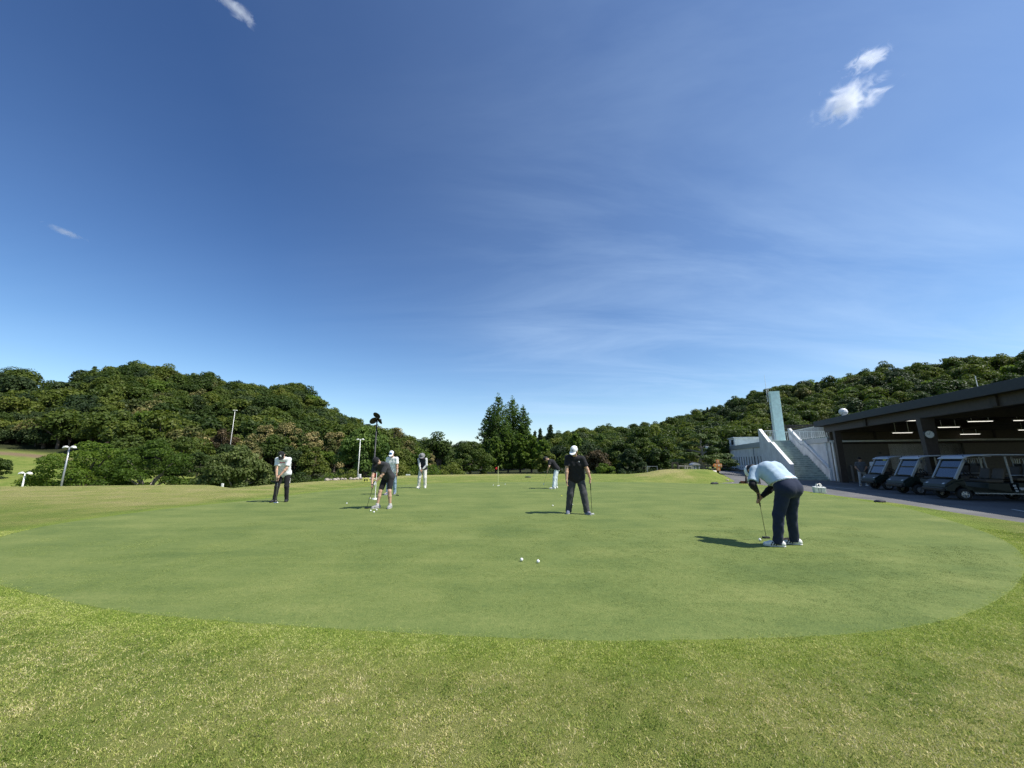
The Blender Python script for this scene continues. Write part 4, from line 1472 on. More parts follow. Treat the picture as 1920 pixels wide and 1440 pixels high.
for pr, a0, a1 in ((PAR, AL - 0.22, AL), (PARR, AR, AR + 0.13)):
    pr2 = pr if a0 < 0 else [(18.05, -0.5), (25.55, -0.5)] + pr[2:]
    mb = MB()
    mb.prism([(x, z) for x, z in pr2], a0, a1, YZ)
    mb.build('parapet', M_greyw if a0 < 0 else M_white, st)
    cap_line(pr, a0 - 0.02, a1 + 0.02).build('coping', simple('white_coping', (0.82, 0.82, 0.80), 0.7, var=0.06), st)
mb = MB()
mb.tube([(AR - 0.08, 18.3, 1.1 - 0.35), (AR - 0.08, 22.1, 3.0 - 0.30), (AR - 0.08, 22.7, 3.0 - 0.30), (AR - 0.08, 25.1, 4.0)], 0.022, 6)
mb.build('handrail', M_gmetal, st, smooth=True)


# --- railings on the roof deck
def railing(p, q, label, zb, h=1.05, gap=0.14):
    P, Q = np.array(bw(*p, zb)), np.array(bw(*q, zb))
    L = np.linalg.norm(Q - P)
    rz = math.atan2(Q[1] - P[1], Q[0] - P[0])
    r_ = empty('railing', P, rz, label, 'railing')
    mb = MB()
    mb.box(0, L, -0.022, 0.022, h - 0.05, h)
    mb.box(0, L, -0.018, 0.018, 0.08, 0.12)
    mb.build('rail', M_wmetal, r_)
    mb = MB()
    n = int(L / gap)
    for i in range(n + 1):
        x = L * i / n
        w_ = 0.022 if i % 8 == 0 else 0.010
        z0 = 0 if i % 8 == 0 else 0.12
        mb.box(max(0.001, x - w_), min(L - 0.001, x + w_), -0.012, 0.012, z0, h - 0.052)
    mb.build('baluster', M_wmetal, r_)


railing((AL, 25.75), (-0.2, 25.75), 'short white metal railing at the stair head, left of the mint tower', 3.2)
railing((0.72, 25.75), (0.72, 18.1), 'white metal railing sloping in view along the deck edge to the shelter roof', 3.12, 1.0, 0.16)
railing((0.95, 27.5), (5.5, 27.5), 'white metal railing further back on the deck in front of the brown slats', 3.2, 1.0, 0.16)
railing((-0.3, 27.9), (0.7, 27.9), 'short white metal railing at the stair head, right of the mint tower', 3.2)
sf = bld('slat_screen', 'dark brown slatted screen on the roof deck behind the railings', 'screen', None, 0.55, 30.0, 3.2)
mb = MB()
for k in range(9):
    mb.box(0, 5.2, -0.02, 0.02, 0.12 + k * 0.2, 0.28 + k * 0.2)
mb.build('slats', M_dkbrown, sf)
for x in (0.05, 1.7, 3.4, 5.1):
    mb = MB()
    mb.box(x - 0.05, x + 0.05, 0.02, 0.12, 0, 1.95)
    mb.build('post', M_dkbrown, sf)

tw = bld('mint_tower', 'tall slim mint green tower rising from the clubhouse deck', 'tower', None, 0.36, 27.2, 3.2)
mb = MB()
mb.box(-0.42, 0.42, -0.30, 0.30, 0, 5.1)
mb.build('shaft', M_mint, tw, bevel=0.015)
mb = MB()
mb.box(-0.44, 0.44, -0.32, 0.32, 5.1, 5.16)
mb.build('cap', M_mint, tw)
mb = MB()
for k in range(13):
    mb.box(-0.49, -0.45, -0.14, 0.14, 0.5 + k * 0.36, 0.53 + k * 0.36)
mb.tube([(-0.47, -0.15, 0.2), (-0.47, -0.15, 5.6)], 0.014, 6)
mb.tube([(-0.47, 0.15, 0.2), (-0.47, 0.15, 5.6)], 0.014, 6)
mb.build('ladder', M_wmetal, tw)
an = bld('antenna_mast', 'thin aerial mast fixed to the left side of the mint tower top', 'antenna', None, -0.28, 27.2, 7.3)
mb = MB()
mb.tube([(0, 0, 0), (0, 0, 1.2), (0, 0, 2.9)], [0.03, 0.024, 0.008], 6)
mb.build('mast', M_wmetal, an)
mb = MB()
mb.box(0, 0.2, -0.02, 0.02, 0.2, 0.24)
mb.box(0, 0.2, -0.02, 0.02, 0.8, 0.84)
mb.build('bracket', M_wmetal, an)

# kerb with brown fence rail along the far side of the road
kb = empty('low_rail', (0, 0, 0), 0, 'long low brown rail along the foot of the white clubhouse wall', 'rail')
mb = MB()
p, q = bw(-2.3, 46), bw(-2.0, 27.5)
mb.bar((*p[:2], 0.28), (*q[:2], 0.12), 0.14, 0.14)
for k in range(10):
    t = (k + 0.5) / 10
    x, y = p[0] + (q[0] - p[0]) * t, p[1] + (q[1] - p[1]) * t
    mb.box(x - 0.05, x + 0.05, y - 0.05, y + 0.05, -0.4, 0.14)
mb.build('beam', M_wood, kb)
# ------------------------------------------------------------------ golf carts
M_cgreen = simple('cart_green', (0.005, 0.014, 0.011), 0.4, var=0.1, spec=0.4)
M_cwhite = simple('cart_roof', (0.50, 0.52, 0.54), 0.4, var=0.06)
M_pill = simple('cart_pillar', (0.34, 0.35, 0.35), 0.4, 0.3, var=0.08)
M_tyre = simple('tyre_rubber', (0.018, 0.018, 0.018), 0.8, var=0.2)
M_rim = simple('wheel_rim', (0.42, 0.43, 0.44), 0.35, 0.7, var=0.1)
M_seat = simple('cart_seat', (0.10, 0.08, 0.06), 0.6, var=0.1)
M_head = simple('headlight_lens', (0.55, 0.58, 0.58), 0.1, var=0.05)
M_bag1 = simple('bag_black', (0.02, 0.02, 0.023), 0.5, var=0.2)
M_bag2 = simple('bag_grey', (0.16, 0.16, 0.17), 0.5, var=0.2)
m, nt, b = nt_new('windscreen_glass')
gl, tp, mx = N(nt, 'ShaderNodeBsdfGlossy'), N(nt, 'ShaderNodeBsdfTransparent'), N(nt, 'ShaderNodeMixShader')
gl.inputs['Roughness'].default_value = 0.04
gl.inputs['Color'].default_value = (0.85, 0.92, 1, 1)
tp.inputs['Color'].default_value = (0.45, 0.5, 0.5, 1)
fr = N(nt, 'ShaderNodeFresnel')
fr.inputs['IOR'].default_value = 2.4
nt.links.new(fr.outputs[0], mx.inputs[0])
nt.links.new(tp.outputs[0], mx.inputs[1])
nt.links.new(gl.outputs[0], mx.inputs[2])
nt.links.new(mx.outputs[0], nt.nodes['Material Output'].inputs['Surface'])
M_glass = m
XZ = Matrix.Identity(4)


def golf_cart(loc, rz, label, sticker=False, flag=False):
    """five seater cart, +x is its front, wheels on z = 0"""
    ct = empty('golf_cart', loc, rz, label, 'golf cart', 'golf carts parked in the shelter')
    # lower body: floor pan with wheel arches, rear deck
    mb = MB()
    side = [(-1.75, 0.34), (-1.62, 0.30), (-1.52, 0.30), (-1.47, 0.46), (-1.36, 0.55), (-1.1, 0.55), (-0.98, 0.46), (-0.92, 0.27), (0.82, 0.27), (0.88, 0.46), (1.0, 0.55), (1.26, 0.55), (1.38, 0.46), (1.43, 0.33), (1.72, 0.36),
            (1.70, 0.52), (1.40, 0.72), (1.05, 0.80), (0.98, 0.42), (0.35, 0.40), (0.30, 0.70), (-0.35, 0.70), (-0.40, 0.40), (-0.62, 0.40), (-0.66, 0.72), (-1.75, 0.78)]
    mb.prism(side, -0.60, 0.60)
    mb.build('body', M_cgreen, ct, bevel=0.02)
    mb = MB()
    cw = [(1.40, 0.722), (1.705, 0.524), (1.73, 0.50), (1.70, 0.62), (1.46, 0.80), (1.08, 0.87), (1.052, 0.803)]
    mb.prism(cw, -0.585, 0.585)
    mb.build('cowl', M_cgreen, ct, bevel=0.02)
    mb = MB()
    mb.box(1.70, 1.80, -0.56, 0.56, 0.34, 0.48)
    mb.build('bumper', M_black, ct, bevel=0.03)
    mb = MB()
    mb.box(-0.9, 0.8, -0.615, -0.602, 0.27, 0.31)
    mb.box(-0.9, 0.8, 0.602, 0.615, 0.27, 0.31)
    mb.build('side_strip', M_pill, ct)
    for s in (-1, 1):
        mb = MB()
        mb.ball((1.60, s * 0.43, 0.62), (0.09, 0.11, 0.065), 12, 8)
        mb.build('headlight', M_head, ct, smooth=True)
    # wheels
    for x in (1.13, -1.23):
        for s in (-1, 1):
            Mw = Matrix.Translation((x, s * 0.54, 0.235)) @ Matrix.Rotation(math.pi / 2 * s, 4, 'X')
            mb = MB()
            mb.lathe([(0.135, -0.09), (0.20, -0.095), (0.228, -0.075), (0.235, -0.03), (0.235, 0.03), (0.228, 0.075), (0.20, 0.095), (0.135, 0.09)], 24, Mw)
            ty = mb.build('wheel', M_tyre, ct, smooth=True)
            mb = MB()
            mb.lathe([(0.138, -0.06), (0.138, -0.085), (0.125, -0.08), (0.115, -0.05), (0.05, -0.06), (0.045, -0.085), (0.0, -0.09)], 20, Mw)
            for k in range(6):
                an = k * math.pi / 3
                mb.bar((math.cos(an) * 0.04, math.sin(an) * 0.04, -0.075), (math.cos(an) * 0.125, math.sin(an) * 0.125, -0.07), 0.03, 0.02, Mw)
            rm = mb.build('rim', M_rim, ty)
    # windscreen leaning back, in two panes
    F = lambda t, y: (1.30 - 0.46 * t, y, 0.86 + 0.84 * t)
    for s in (-1, 1):
        mb = MB()
        mb.bar(F(-0.04, s * 0.56), F(1.02, s * 0.56), 0.075, 0.09)
        mb.build('front_pillar', M_pill, ct, bevel=0.012)
    for k, (t0, t1) in enumerate(((0.03, 0.47), (0.52, 0.97))):
        a, b_, c_, d_ = F(t0, -0.515), F(t0, 0.515), F(t1, 0.515), F(t1, -0.515)
        n_ = Vector((0.84, 0, 0.46)).normalized() * 0.006
        mb = MB()
        mb.hexa([Vector(p) - n_ for p in (a, b_, c_, d_)] + [Vector(p) + n_ for p in (a, b_, c_, d_)])
        wsn = mb.build('windscreen', M_glass, ct)
        mb = MB()
        for p, q in ((a, b_), (d_, c_)):
            mb.bar(p, q, 0.02, 0.035)
        for p, q in ((a, d_), (b_, c_)):
            mb.bar(p, q, 0.03, 0.02)
        mb.build('frame', M_black, wsn)
    if sticker:
        mb = MB()
        mb.bar((1.30 - 0.46 * 0.90 + 0.02, 0.38, 0.86 + 0.84 * 0.9), (1.30 - 0.46 * 0.90 + 0.02, 0.12, 0.86 + 0.84 * 0.9), 0.02, 0.10)
        mb.build('sticker', simple('yellow_sticker', (0.55, 0.55, 0.08), 0.6), ct)
    for x, x2 in ((-0.48, -0.44), (-1.60, -1.52)):
        for s in (-1, 1):
            mb = MB()
            mb.bar((x, s * 0.56, 0.70), (x2, s * 0.56, 1.74), 0.05, 0.05)
            mb.build('rear_pillar' if x < -1 else 'middle_pillar', M_pill, ct, bevel=0.01)
    # roof: thin shell bending down at the front
    mb = MB()
    up = [(1.00, 1.655), (0.86, 1.755), (0.62, 1.805), (0.1, 1.83), (-0.8, 1.83), (-1.78, 1.80)]
    lo = [(-1.78, 1.755), (-0.8, 1.78), (0.1, 1.78), (0.60, 1.755), (0.83, 1.705), (0.97, 1.635)]
    mb.prism([p for p in lo] + [p for p in up], -0.64, 0.64)
    mb.build('roof', M_cwhite, ct, bevel=0.015)
    # seats
    for x, h in ((0.02, 0.70), (-0.98, 0.78)):
        mb = MB()
        mb.box(x - 0.28, x + 0.28, -0.54, 0.54, h, h + 0.13)
        mb.build('seat', M_seat, ct, bevel=0.04)
        for y in (-0.28, 0.28):
            mb = MB()
            mb.hexa([(x - 0.34, y - 0.24, h + 0.14), (x - 0.24, y - 0.24, h + 0.14), (x - 0.24, y + 0.24, h + 0.14), (x - 0.34, y + 0.24, h + 0.14), (x - 0.44, y - 0.22, h + 0.56), (x - 0.36, y - 0.22, h + 0.56), (x - 0.36, y + 0.22, h + 0.56), (x - 0.44, y + 0.22, h + 0.56)])
            mb.build('backrest', M_seat, ct, bevel=0.03)
    mb = MB()
    ring = [(math.cos(k * math.pi / 8) * 0.17, math.sin(k * math.pi / 8) * 0.17, 0) for k in range(17)]
    Mr = Matrix.Translation((0.66, 0.28, 1.03)) @ Matrix.Rotation(rad(-55), 4, 'Y')
    mb.tube(ring, 0.016, 6, Mr)
    mb.tube([(0, 0, 0), (0, 0, -0.4)], 0.02, 6, Mr)
    mb.bar((-0.16, 0, 0), (0.16, 0, 0), 0.02, 0.02, Mr)
    mb.build('steering_wheel', M_black, ct)
    mb = MB()
    mb.box(0.82, 1.1, -0.55, 0.55, 0.80, 0.98)
    mb.build('dashboard', M_black, ct, bevel=0.03)
    mb = MB()
    mb.tube([(-0.45, -0.58, 1.0), (-1.5, -0.58, 1.02)], 0.018, 6)
    mb.tube([(-0.45, 0.58, 1.0), (-1.5, 0.58, 1.02)], 0.018, 6)
    mb.tube([(0.25, -0.58, 0.7), (0.28, -0.58, 0.93), (-0.25, -0.58, 0.93), (-0.3, -0.58, 0.7)], 0.016, 6)
    mb.build('grab_rail', M_rim, ct, smooth=True)
    for s in (-1, 1):
        mb = MB()
        mb.ball((0.93, s * 0.70, 1.52), (0.03, 0.06, 0.05), 8, 6)
        mb.tube([(0.93, s * 0.70, 1.52), (0.90, s * 0.6, 1.62), (0.90, s * 0.56, 1.80)], 0.012, 5)
        mb.build('mirror', M_black, ct)
    if flag:
        mb = MB()
        mb.tube([(0.75, -0.45, 1.78), (0.72, -0.45, 2.08)], 0.008, 5)
        mb.hexa([(0.74, -0.452, 1.94), (0.56, -0.452, 1.97), (0.56, -0.448, 1.97), (0.74, -0.448, 1.94), (0.73, -0.452, 2.07), (0.60, -0.452, 2.02), (0.60, -0.448, 2.02), (0.73, -0.448, 2.07)])
        mb.build('flag', M_cgreen, ct)
    # golf bags stand on the rear deck: separate things carried by the cart
    return ct


Mrot = lambda rz: Matrix.Rotation(rz, 4, 'Z')
CRZ = math.pi - rad(14)
carts = []
for (u, v_), lab, kw in [((1668, 919), 'golf cart farthest from the camera, a yellow sticker and little flag at its windscreen', dict(sticker=True, flag=True)),
                         ((1727, 928), 'middle golf cart of the three, its dark wheel just left of the clock post', {}),
                         ((1812, 938.5), 'nearest golf cart, white check marks on its dark side', {})]:
    w_ = pz(u, v_, ZG + 0.006)
    off = Mrot(CRZ) @ Vector((1.13, 0.60, 0))
    carts.append(golf_cart((w_[0] - off.x, w_[1] - off.y, ZG + 0.006), CRZ, lab, **kw))
# check marks on the side of the nearest cart
mb = MB()
for i, (x, z) in enumerate([(-0.50, 0.60), (-0.52, 0.50), (-0.54, 0.40), (-0.68, 0.50), (-0.74, 0.50), (-0.71, 0.47)]):
    mb.box(x - 0.045, x + 0.045, 0.601 + 0.001 * i, 0.604 + 0.001 * i, z - 0.035, z + 0.035)
mb.build('check_mark', M_cwhite, carts[2])
# bags on the carts
for ci_, c in enumerate(carts):
    for k, y in enumerate((-0.38, -0.05, 0.30)):
        off = Mrot(CRZ) @ Vector((-1.55, y, 0.79))
        bg_ = empty('golf_bag', (c.location.x + off.x, c.location.y + off.y, c.location.z + 0.79), CRZ, ['dark golf bag at the back of the farthest cart', 'dark golf bag at the back of the middle cart', 'dark golf bag at the back of the nearest cart'][ci_], 'golf bag', ['bags on the farthest cart', 'bags on the middle cart', 'bags on the nearest cart'][ci_])
        mb = MB()
        mb.lathe([(0.0, 0.0), (0.115, 0.0), (0.12, 0.3), (0.115, 0.62), (0.13, 0.66), (0.10, 0.64), (0.0, 0.6)], 14)
        mb.build('body', M_bag1 if k != 1 else M_bag2, bg_, smooth=True)
        mb = MB()
        for q in range(6):
            an = q * 1.05
            mb.tube([(math.cos(an) * 0.05, math.sin(an) * 0.05, 0.5), (math.cos(an) * 0.07, math.sin(an) * 0.07, 0.86)], 0.008, 5)
            mb.ball((math.cos(an) * 0.075, math.sin(an) * 0.075, 0.88), (0.035, 0.025, 0.03), 8, 5)
        mb.build('club', M_rim, bg_)

# ------------------------------------------------------------------ lamp posts
M_lampw = simple('lamp_white', (0.78, 0.77, 0.72), 0.4, var=0.06)
M_post = simple('galvanised', (0.36, 0.37, 0.38), 0.4, 0.5, var=0.15)


def lamp_post(u, vb, vt, Y, label, wpx=22, box=False, rz=0.0, mat=None, single=False):
    top = py(u, vt, Y)
    zb = float(g(top[0], Y))
    lp = empty('lamp_post', (top[0], Y, zb), rz, label, 'lamp post', 'floodlight posts round the green')
    H = top[2] - zb
    S = wpx * Y / FPX
    mb = MB()
    mb.tube([(0, 0, -0.2), (0, 0, H * 0.55), (0, 0, H - 0.05)], [S * 0.075, S * 0.06, S * 0.05], 10)
    mb.build('pole', mat or M_post, lp, smooth=True)
    mb = MB()
    mb.bar((-S * 0.32, 0, H - S * 0.07), (S * 0.32, 0, H - S * 0.07), S * 0.06, S * 0.06)
    mb.build('arm', M_lampw, lp)
    for s in ((-1, 1) if not single else (1,)):
        mb = MB()
        Ml = Matrix.Translation((s * S * 0.34, 0, H - S * 0.03)) @ Matrix.Rotation(s * rad(14), 4, 'Y')
        w2, d2, h2 = S * 0.19, S * 0.16, S * 0.09
        w2, d2, h2 = w2 * 0.85, d2 * 0.8, h2 * 0.75
        mb.hexa([(-w2, -d2, -h2), (w2, -d2, -h2), (w2, d2, -h2), (-w2, d2, -h2), (-w2 * 0.55, -d2 * 0.6, h2), (w2 * 0.55, -d2 * 0.6, h2), (w2 * 0.55, d2 * 0.6, h2), (-w2 * 0.55, d2 * 0.6, h2)], Ml)
        hd = mb.build('lamp_head', M_lampw, lp, bevel=S * 0.02)
        mb = MB()
        mb.box(-w2 * 0.9, w2 * 0.9, -d2 * 0.9, d2 * 0.9, -h2 - 0.012, -h2 - 0.002, Ml)
        mb.build('lens', M_head, hd)
    if box:
        mb = MB()
        mb.box(S * 0.1, S * 0.42, -S * 0.12, S * 0.12, 0.35, 0.35 + S * 0.5)
        mb.build('control_box', M_lampw, lp, bevel=0.02)
    return lp


lamp_post(131, 912, 837, 24, 'tall galvanised lamp post with two white heads at the left edge of the green', 23)
lamp_post(48, 915, 886, 36, 'short white lamp post with two heads on the sunlit fairway at far left', 23, mat=M_lampw)
lamp_post(676, 900, 823, 31, 'slim white lamp post with two heads and a control box beside the stones', 14, box=True, mat=M_lampw)
lamp_post(441, 818, 769, 78, 'thin lamp post standing among the trees on the left hill', 8, mat=M_lampw)
lamp_post(137, 740, 732, 105, 'white lamp head showing between tree crowns high on the left hill', 9, single=True, mat=M_lampw)

# black floodlight pole with three dishes
top = py(707, 788, 33)
zb = float(g(top[0], 33))
fl = empty('floodlight_pole', (top[0], 33, zb), 0, 'tall black pole with three round black dish lamps at its top', 'floodlight')
H = top[2] - zb
mb = MB()
mb.tube([(0, 0, -0.2), (0, 0, H * 0.4), (0, 0, H * 0.4 + 0.02), (0, 0, H)], [0.10, 0.085, 0.065, 0.05], 10)
mb.build('pole', M_black, fl, smooth=True)
for k, (dx, dz, yw, ti) in enumerate([(-0.30, -0.02, 52, 38), (0.30, -0.02, -52, 38), (0.02, 0.44, -24, 46)]):
    mb = MB()
    Md = Matrix.Translation((dx, -0.12, dz + H)) @ Matrix.Rotation(rad(yw), 4, 'Z') @ Matrix.Rotation(rad(90 + ti), 4, 'X')
    mb.lathe([(0.0, -0.14), (0.07, -0.12), (0.12, -0.05), (0.30, 0.03), (0.34, 0.06), (0.33, 0.075), (0.28, 0.045), (0.10, -0.02), (0.0, -0.03)], 20, Md)
    d_ = mb.build('dish', M_black, fl, smooth=True)
    mb = MB()
    mb.tube([(0, 0, H - 0.12), (dx * 0.8, -0.02, dz + H - 0.02)], 0.025, 6)
    mb.build('bracket', M_black, fl)

# ------------------------------------------------------------------ small things round the green
M_ball = simple('ball_white', (0.82, 0.82, 0.80), 0.3, var=0.02)
M_ybal = simple('ball_yellow', (0.75, 0.72, 0.08), 0.3, var=0.02)
BALLS = [(978, 1052.2, 'white golf ball, left of the lone pair in the foreground'), (1009, 1055.6, 'white golf ball, right of the lone pair in the foreground'),
         (1425, 1014.3, 'white golf ball by the putter of the nearest golfer'), (650, 945, 'lone white golf ball left of the golfer in black shorts'),
         (695, 959, 'white golf ball at the toes of the golfer in black shorts, left of two'), (701, 961.5, 'white golf ball at the toes of the golfer in black shorts, nearer of two'),
         (694, 935.5, 'white golf ball behind the putter shaft of the golfer in black shorts'), (925, 910.3, 'white golf ball just left of the red flag stick'),
         (936, 911, 'white golf ball touching the foot of the red flag stick'), (947, 908.6, 'white golf ball right of the red flag stick'),
         (1036.5, 949.3, 'white golf ball on the green left of the white capped golfer'), (1053, 930.8, 'yellow golf ball on the green behind the white capped golfer'),
         (1073, 947.3, 'white golf ball seen between the legs of the white capped golfer'), (520, 943.5, 'white golf ball at the putter of the golfer in black trousers and white shirt'), (706, 957.5, 'white golf ball touching the shoe of the golfer in black shorts')]
for u, v_, lab in BALLS:
    p = pz(u, v_, 0.006)
    mb = MB()
    mb.ball((0, 0, 0.0213), 0.0215, 18, 12)
    o = mb.build('golf_ball', M_ybal if 'yellow' in lab else M_ball, smooth=True)
    o.location = p
    tag(o, lab, 'golf ball', 'golf balls on the green')

M_red = simple('flag_red', (0.50, 0.02, 0.025), 0.7, var=0.15)
M_pole = simple('flag_pole', (0.62, 0.64, 0.30), 0.5, var=0.1)


def flag(u, vb, vt, label, side=-1, base=False):
    p = pz(u, vb, 0.004)
    H = py(u, vt, p[1])[2]
    f = empty('practice_flag', p, 0, label, 'flag', 'flags on the practice green')
    mb = MB()
    mb.tube([(0, 0, 0), (0, 0, H)], 0.013, 8)
    mb.build('pole', M_pole if not base else M_lampw, f)
    vs, fs = [], []
    for i in range(7):
        x = side * 0.03 * i
        y = 0.02 * math.sin(i * 1.1)
        for z, yy in ((H - 0.02 - 0.012 * i, y), (H - 0.18 + 0.004 * i, y + 0.012)):
            vs += [(x, yy - 0.003, z), (x, yy + 0.003, z)]
    for i in range(6):
        a = i * 4
        fs += [(a, a + 2, a + 6, a + 4), (a + 1, a + 5, a + 7, a + 3), (a, a + 4, a + 5, a + 1), (a + 2, a + 3, a + 7, a + 6)]
    fs += [(0, 1, 3, 2), (24, 26, 27, 25)]
    mesh_obj('cloth', vs, fs, M_red, f, smooth=False)
    mb = MB()
    mb.lathe([(0.0, 0.02), (0.03, 0.02), (0.055, 0.002), (0.055, 0.0)], 14)
    if base: mb.lathe([(0.0, 0.05), (0.1, 0.045), (0.11, 0.0)], 14)
    mb.build('cup', M_lampw, f)


flag(934, 911, 874, 'red flag on a yellow green stick at the middle of the green')
flag(703, 936.5, 886, 'red flag on a white stick behind the golfer in black shorts', base=True)

M_ysign = simple('yellow_sign', (0.72, 0.68, 0.16), 0.6, var=0.06)
M_psign = simple('pink_lettering', (0.70, 0.35, 0.33), 0.6)


def board(u, v_, Y, wpx, hpx, label, mat, ink=None, marks=(), zoff=0.0, leg=0.12):
    c = py(u, v_, Y)
    zb = float(g(c[0], Y))
    mpp = Y / FPX
    w_, h_ = wpx * mpp, hpx * mpp
    s = empty('notice_board', (c[0], Y, zb), 0, label, 'sign')
    zc = c[2] - zb
    mb = MB()
    mb.box(-w_ / 2, w_ / 2, -0.015, 0.015, zc - h_ / 2, zc + h_ / 2)
    mb.build('panel', mat, s, bevel=0.006)
    mb = MB()
    for x in (-w_ * 0.36, w_ * 0.36):
        mb.box(x - 0.02, x + 0.02, 0.016, 0.046, -0.15, zc + h_ * 0.3)
    mb.build('leg', M_post, s)
    if marks:
        mb = MB()
        for x0, x1, z0, z1 in marks:
            mb.box(x0 * w_ / 2, x1 * w_ / 2, -0.021, -0.0155, zc + z0 * h_ / 2, zc + z1 * h_ / 2)
        mb.build('lettering', ink, s)


KAN = [(-.55, -.12, .25, .45), (-.55, -.42, -.5, .45), (-.25, -.12, -.5, .45), (-.55, -.12, -.5, -.3), (-.42, -.25, -.1, .1), (.15, .6, .3, .45), (.3, .42, -.5, .3), (.15, .6, -.1, .05), (.5, .6, -.5, -.1)]
board(686, 900.0, 23.6, 12, 8, 'small yellow notice board with dark lettering by the stones, left of the flag', M_ysign, M_black, KAN)
board(1112, 896, 35, 8, 6, 'small yellow notice board right of the white capped golfer', M_ysign, M_black, [(-.7, -.2, -.4, .4), (.1, .7, .2, .4), (.1, .7, -.4, -.2)])
board(1130.5, 897.5, 34, 10, 4, 'low white notice board with red lettering beside the small yellow one', M_lampw, M_psign, [(-.8, .8, .1, .5), (-.8, .8, -.5, -.1)])
board(765, 891.5, 38, 8, 4.5, 'tiny white notice board at the hedge left of the golfer in pale trousers', M_lampw, M_gmetal, [(-.7, -.1, -.3, .3), (.1, .7, -.3, .3)])
board(541, 901, 23.5, 6, 9, 'white notice board just right of the golfer in black trousers and white shirt', M_lampw, M_gmetal, [(-.6, .6, .2, .3), (-.6, .6, -.1, 0), (-.6, .6, -.5, -.4)])
board(26, 850, 90, 3.2, 4, 'tiny pale marker board at the top of the far left fairway', M_lampw)

p = py(417, 911, 21.5)
stk = MB()
stk.box(-0.05, 0.05, -0.04, 0.04, -0.2, 0.38)
o = stk.build('white_stake', M_lampw, bevel=0.012)
o.location = (p[0], 21.5, float(g(p[0], 21.5)))
tag(o, 'short white stake at the top of the far left bank', 'stake')

# stones set along the bank left of the yellow board
srng = random.Random(5)
M_stone = simple('pale_stone', (0.36, 0.31, 0.26), 0.9, var=0.3, scale=6, bumpy=0.02)
for i in range(13):
    u = 622 + i * 7.2 + srng.uniform(-2, 2)
    Y = 25.0 + (i * 0.10) + srng.uniform(-0.2, 0.3)
    x = (u - 960) / FPX * Y
    mb = MB()
    mb.ball((0, 0, 0), (srng.uniform(.1, .18), srng.uniform(.09, .14), srng.uniform(.07, .12)), 7, 5)
    for k, vv in enumerate(mb.v):
        mb.v[k] = tuple(c * (1 + srng.uniform(-.18, .18)) for c in vv)
    o = mb.build('edging_stone', M_stone)
    o.location = (x, Y, float(g(x, Y)) + 0.05)
    tag(o, 'pale stone in the low row at the foot of the white lamp post', 'stone', 'stones along the bank')

# orange direction sign
p = py(1347, 891, 31.5)
zb = float(g(p[0], 31.5))
sg = empty('direction_sign', (p[0], 31.5, zb), rad(-8), 'black post with three stacked orange boards, the middle one an arrow', 'sign')
M_or = simple('orange_board', (0.78, 0.27, 0.06), 0.6, var=0.08)
M_orl = simple('pale_lettering', (0.72, 0.58, 0.42), 0.6)
zt = py(1347, 862, 31.5)[2] - zb
mb = MB()
mb.tube([(0, 0, -0.3), (0, 0, zt - 0.04)], 0.10, 10)
mb.build('post', M_black, sg, smooth=True)
for k, (zc, w_, h_, ar) in enumerate([(zt - 0.13, 0.24, 0.26, 0), (zt - 0.44, 0.38, 0.24, 1), (zt - 0.73, 0.27, 0.26, 0)]):
    mb = MB()
    if ar:
        mb.prism([(-w_ * 0.8, zc - h_ / 2), (w_ / 2 + 0.1, zc - h_ / 2), (w_ / 2 + 0.1, zc + h_ / 2), (-w_ * 0.8, zc + h_ / 2), (-w_ * 1.05, zc)], -0.15, -0.11)
    else:
        mb.box(-w_ / 2, w_ / 2, -0.15, -0.11, zc - h_ / 2, zc + h_ / 2)
    bd = mb.build('arrow_board' if ar else 'board', M_or, sg, bevel=0.008)
    mb = MB()
    for x0, x1, z0, z1 in ([(-.28, -.10, .03, .06), (-.20, -.17, -.08, .08), (-.02, .14, -.07, .07), (.2, .27, -.08, .08)] if ar else [(-.07, .07, .05, .08), (-.07, .07, -.02, .01), (-.07, .07, -.08, -.05)]):
        mb.box(x0, x1, -0.156, -0.1505, zc + z0, zc + z1)
    mb.build('lettering', M_orl, bd)


# wooden rails and stands on the mound
def rail_frame(pts, label, Y, h=0.75, post=0.07, mat=None, name='wooden_rail'):
    P = []
    for u in pts:
        x = (u - 960) / FPX * Y
        P.append((x, Y, float(g(x, Y))))
    f = empty(name, P[0], 0, label, 'rail')
    o0 = Vector(P[0])
    mb = MB()
    for p in P:
        q = Vector(p) - o0
        mb.box(q.x - post / 2, q.x + post / 2, -post / 2, post / 2, q.z - 0.2, q.z + h)
    mb.build('post', mat or M_wood, f)
    mb = MB()
    for p, q in zip(P[:-1], P[1:]):
        a, b_ = Vector(p) - o0, Vector(q) - o0
        a.z += h - 0.06
        b_.z += h - 0.06
        mb.bar(a, b_, post * 0.8, post)
    mb.build('beam', mat or M_wood, f)


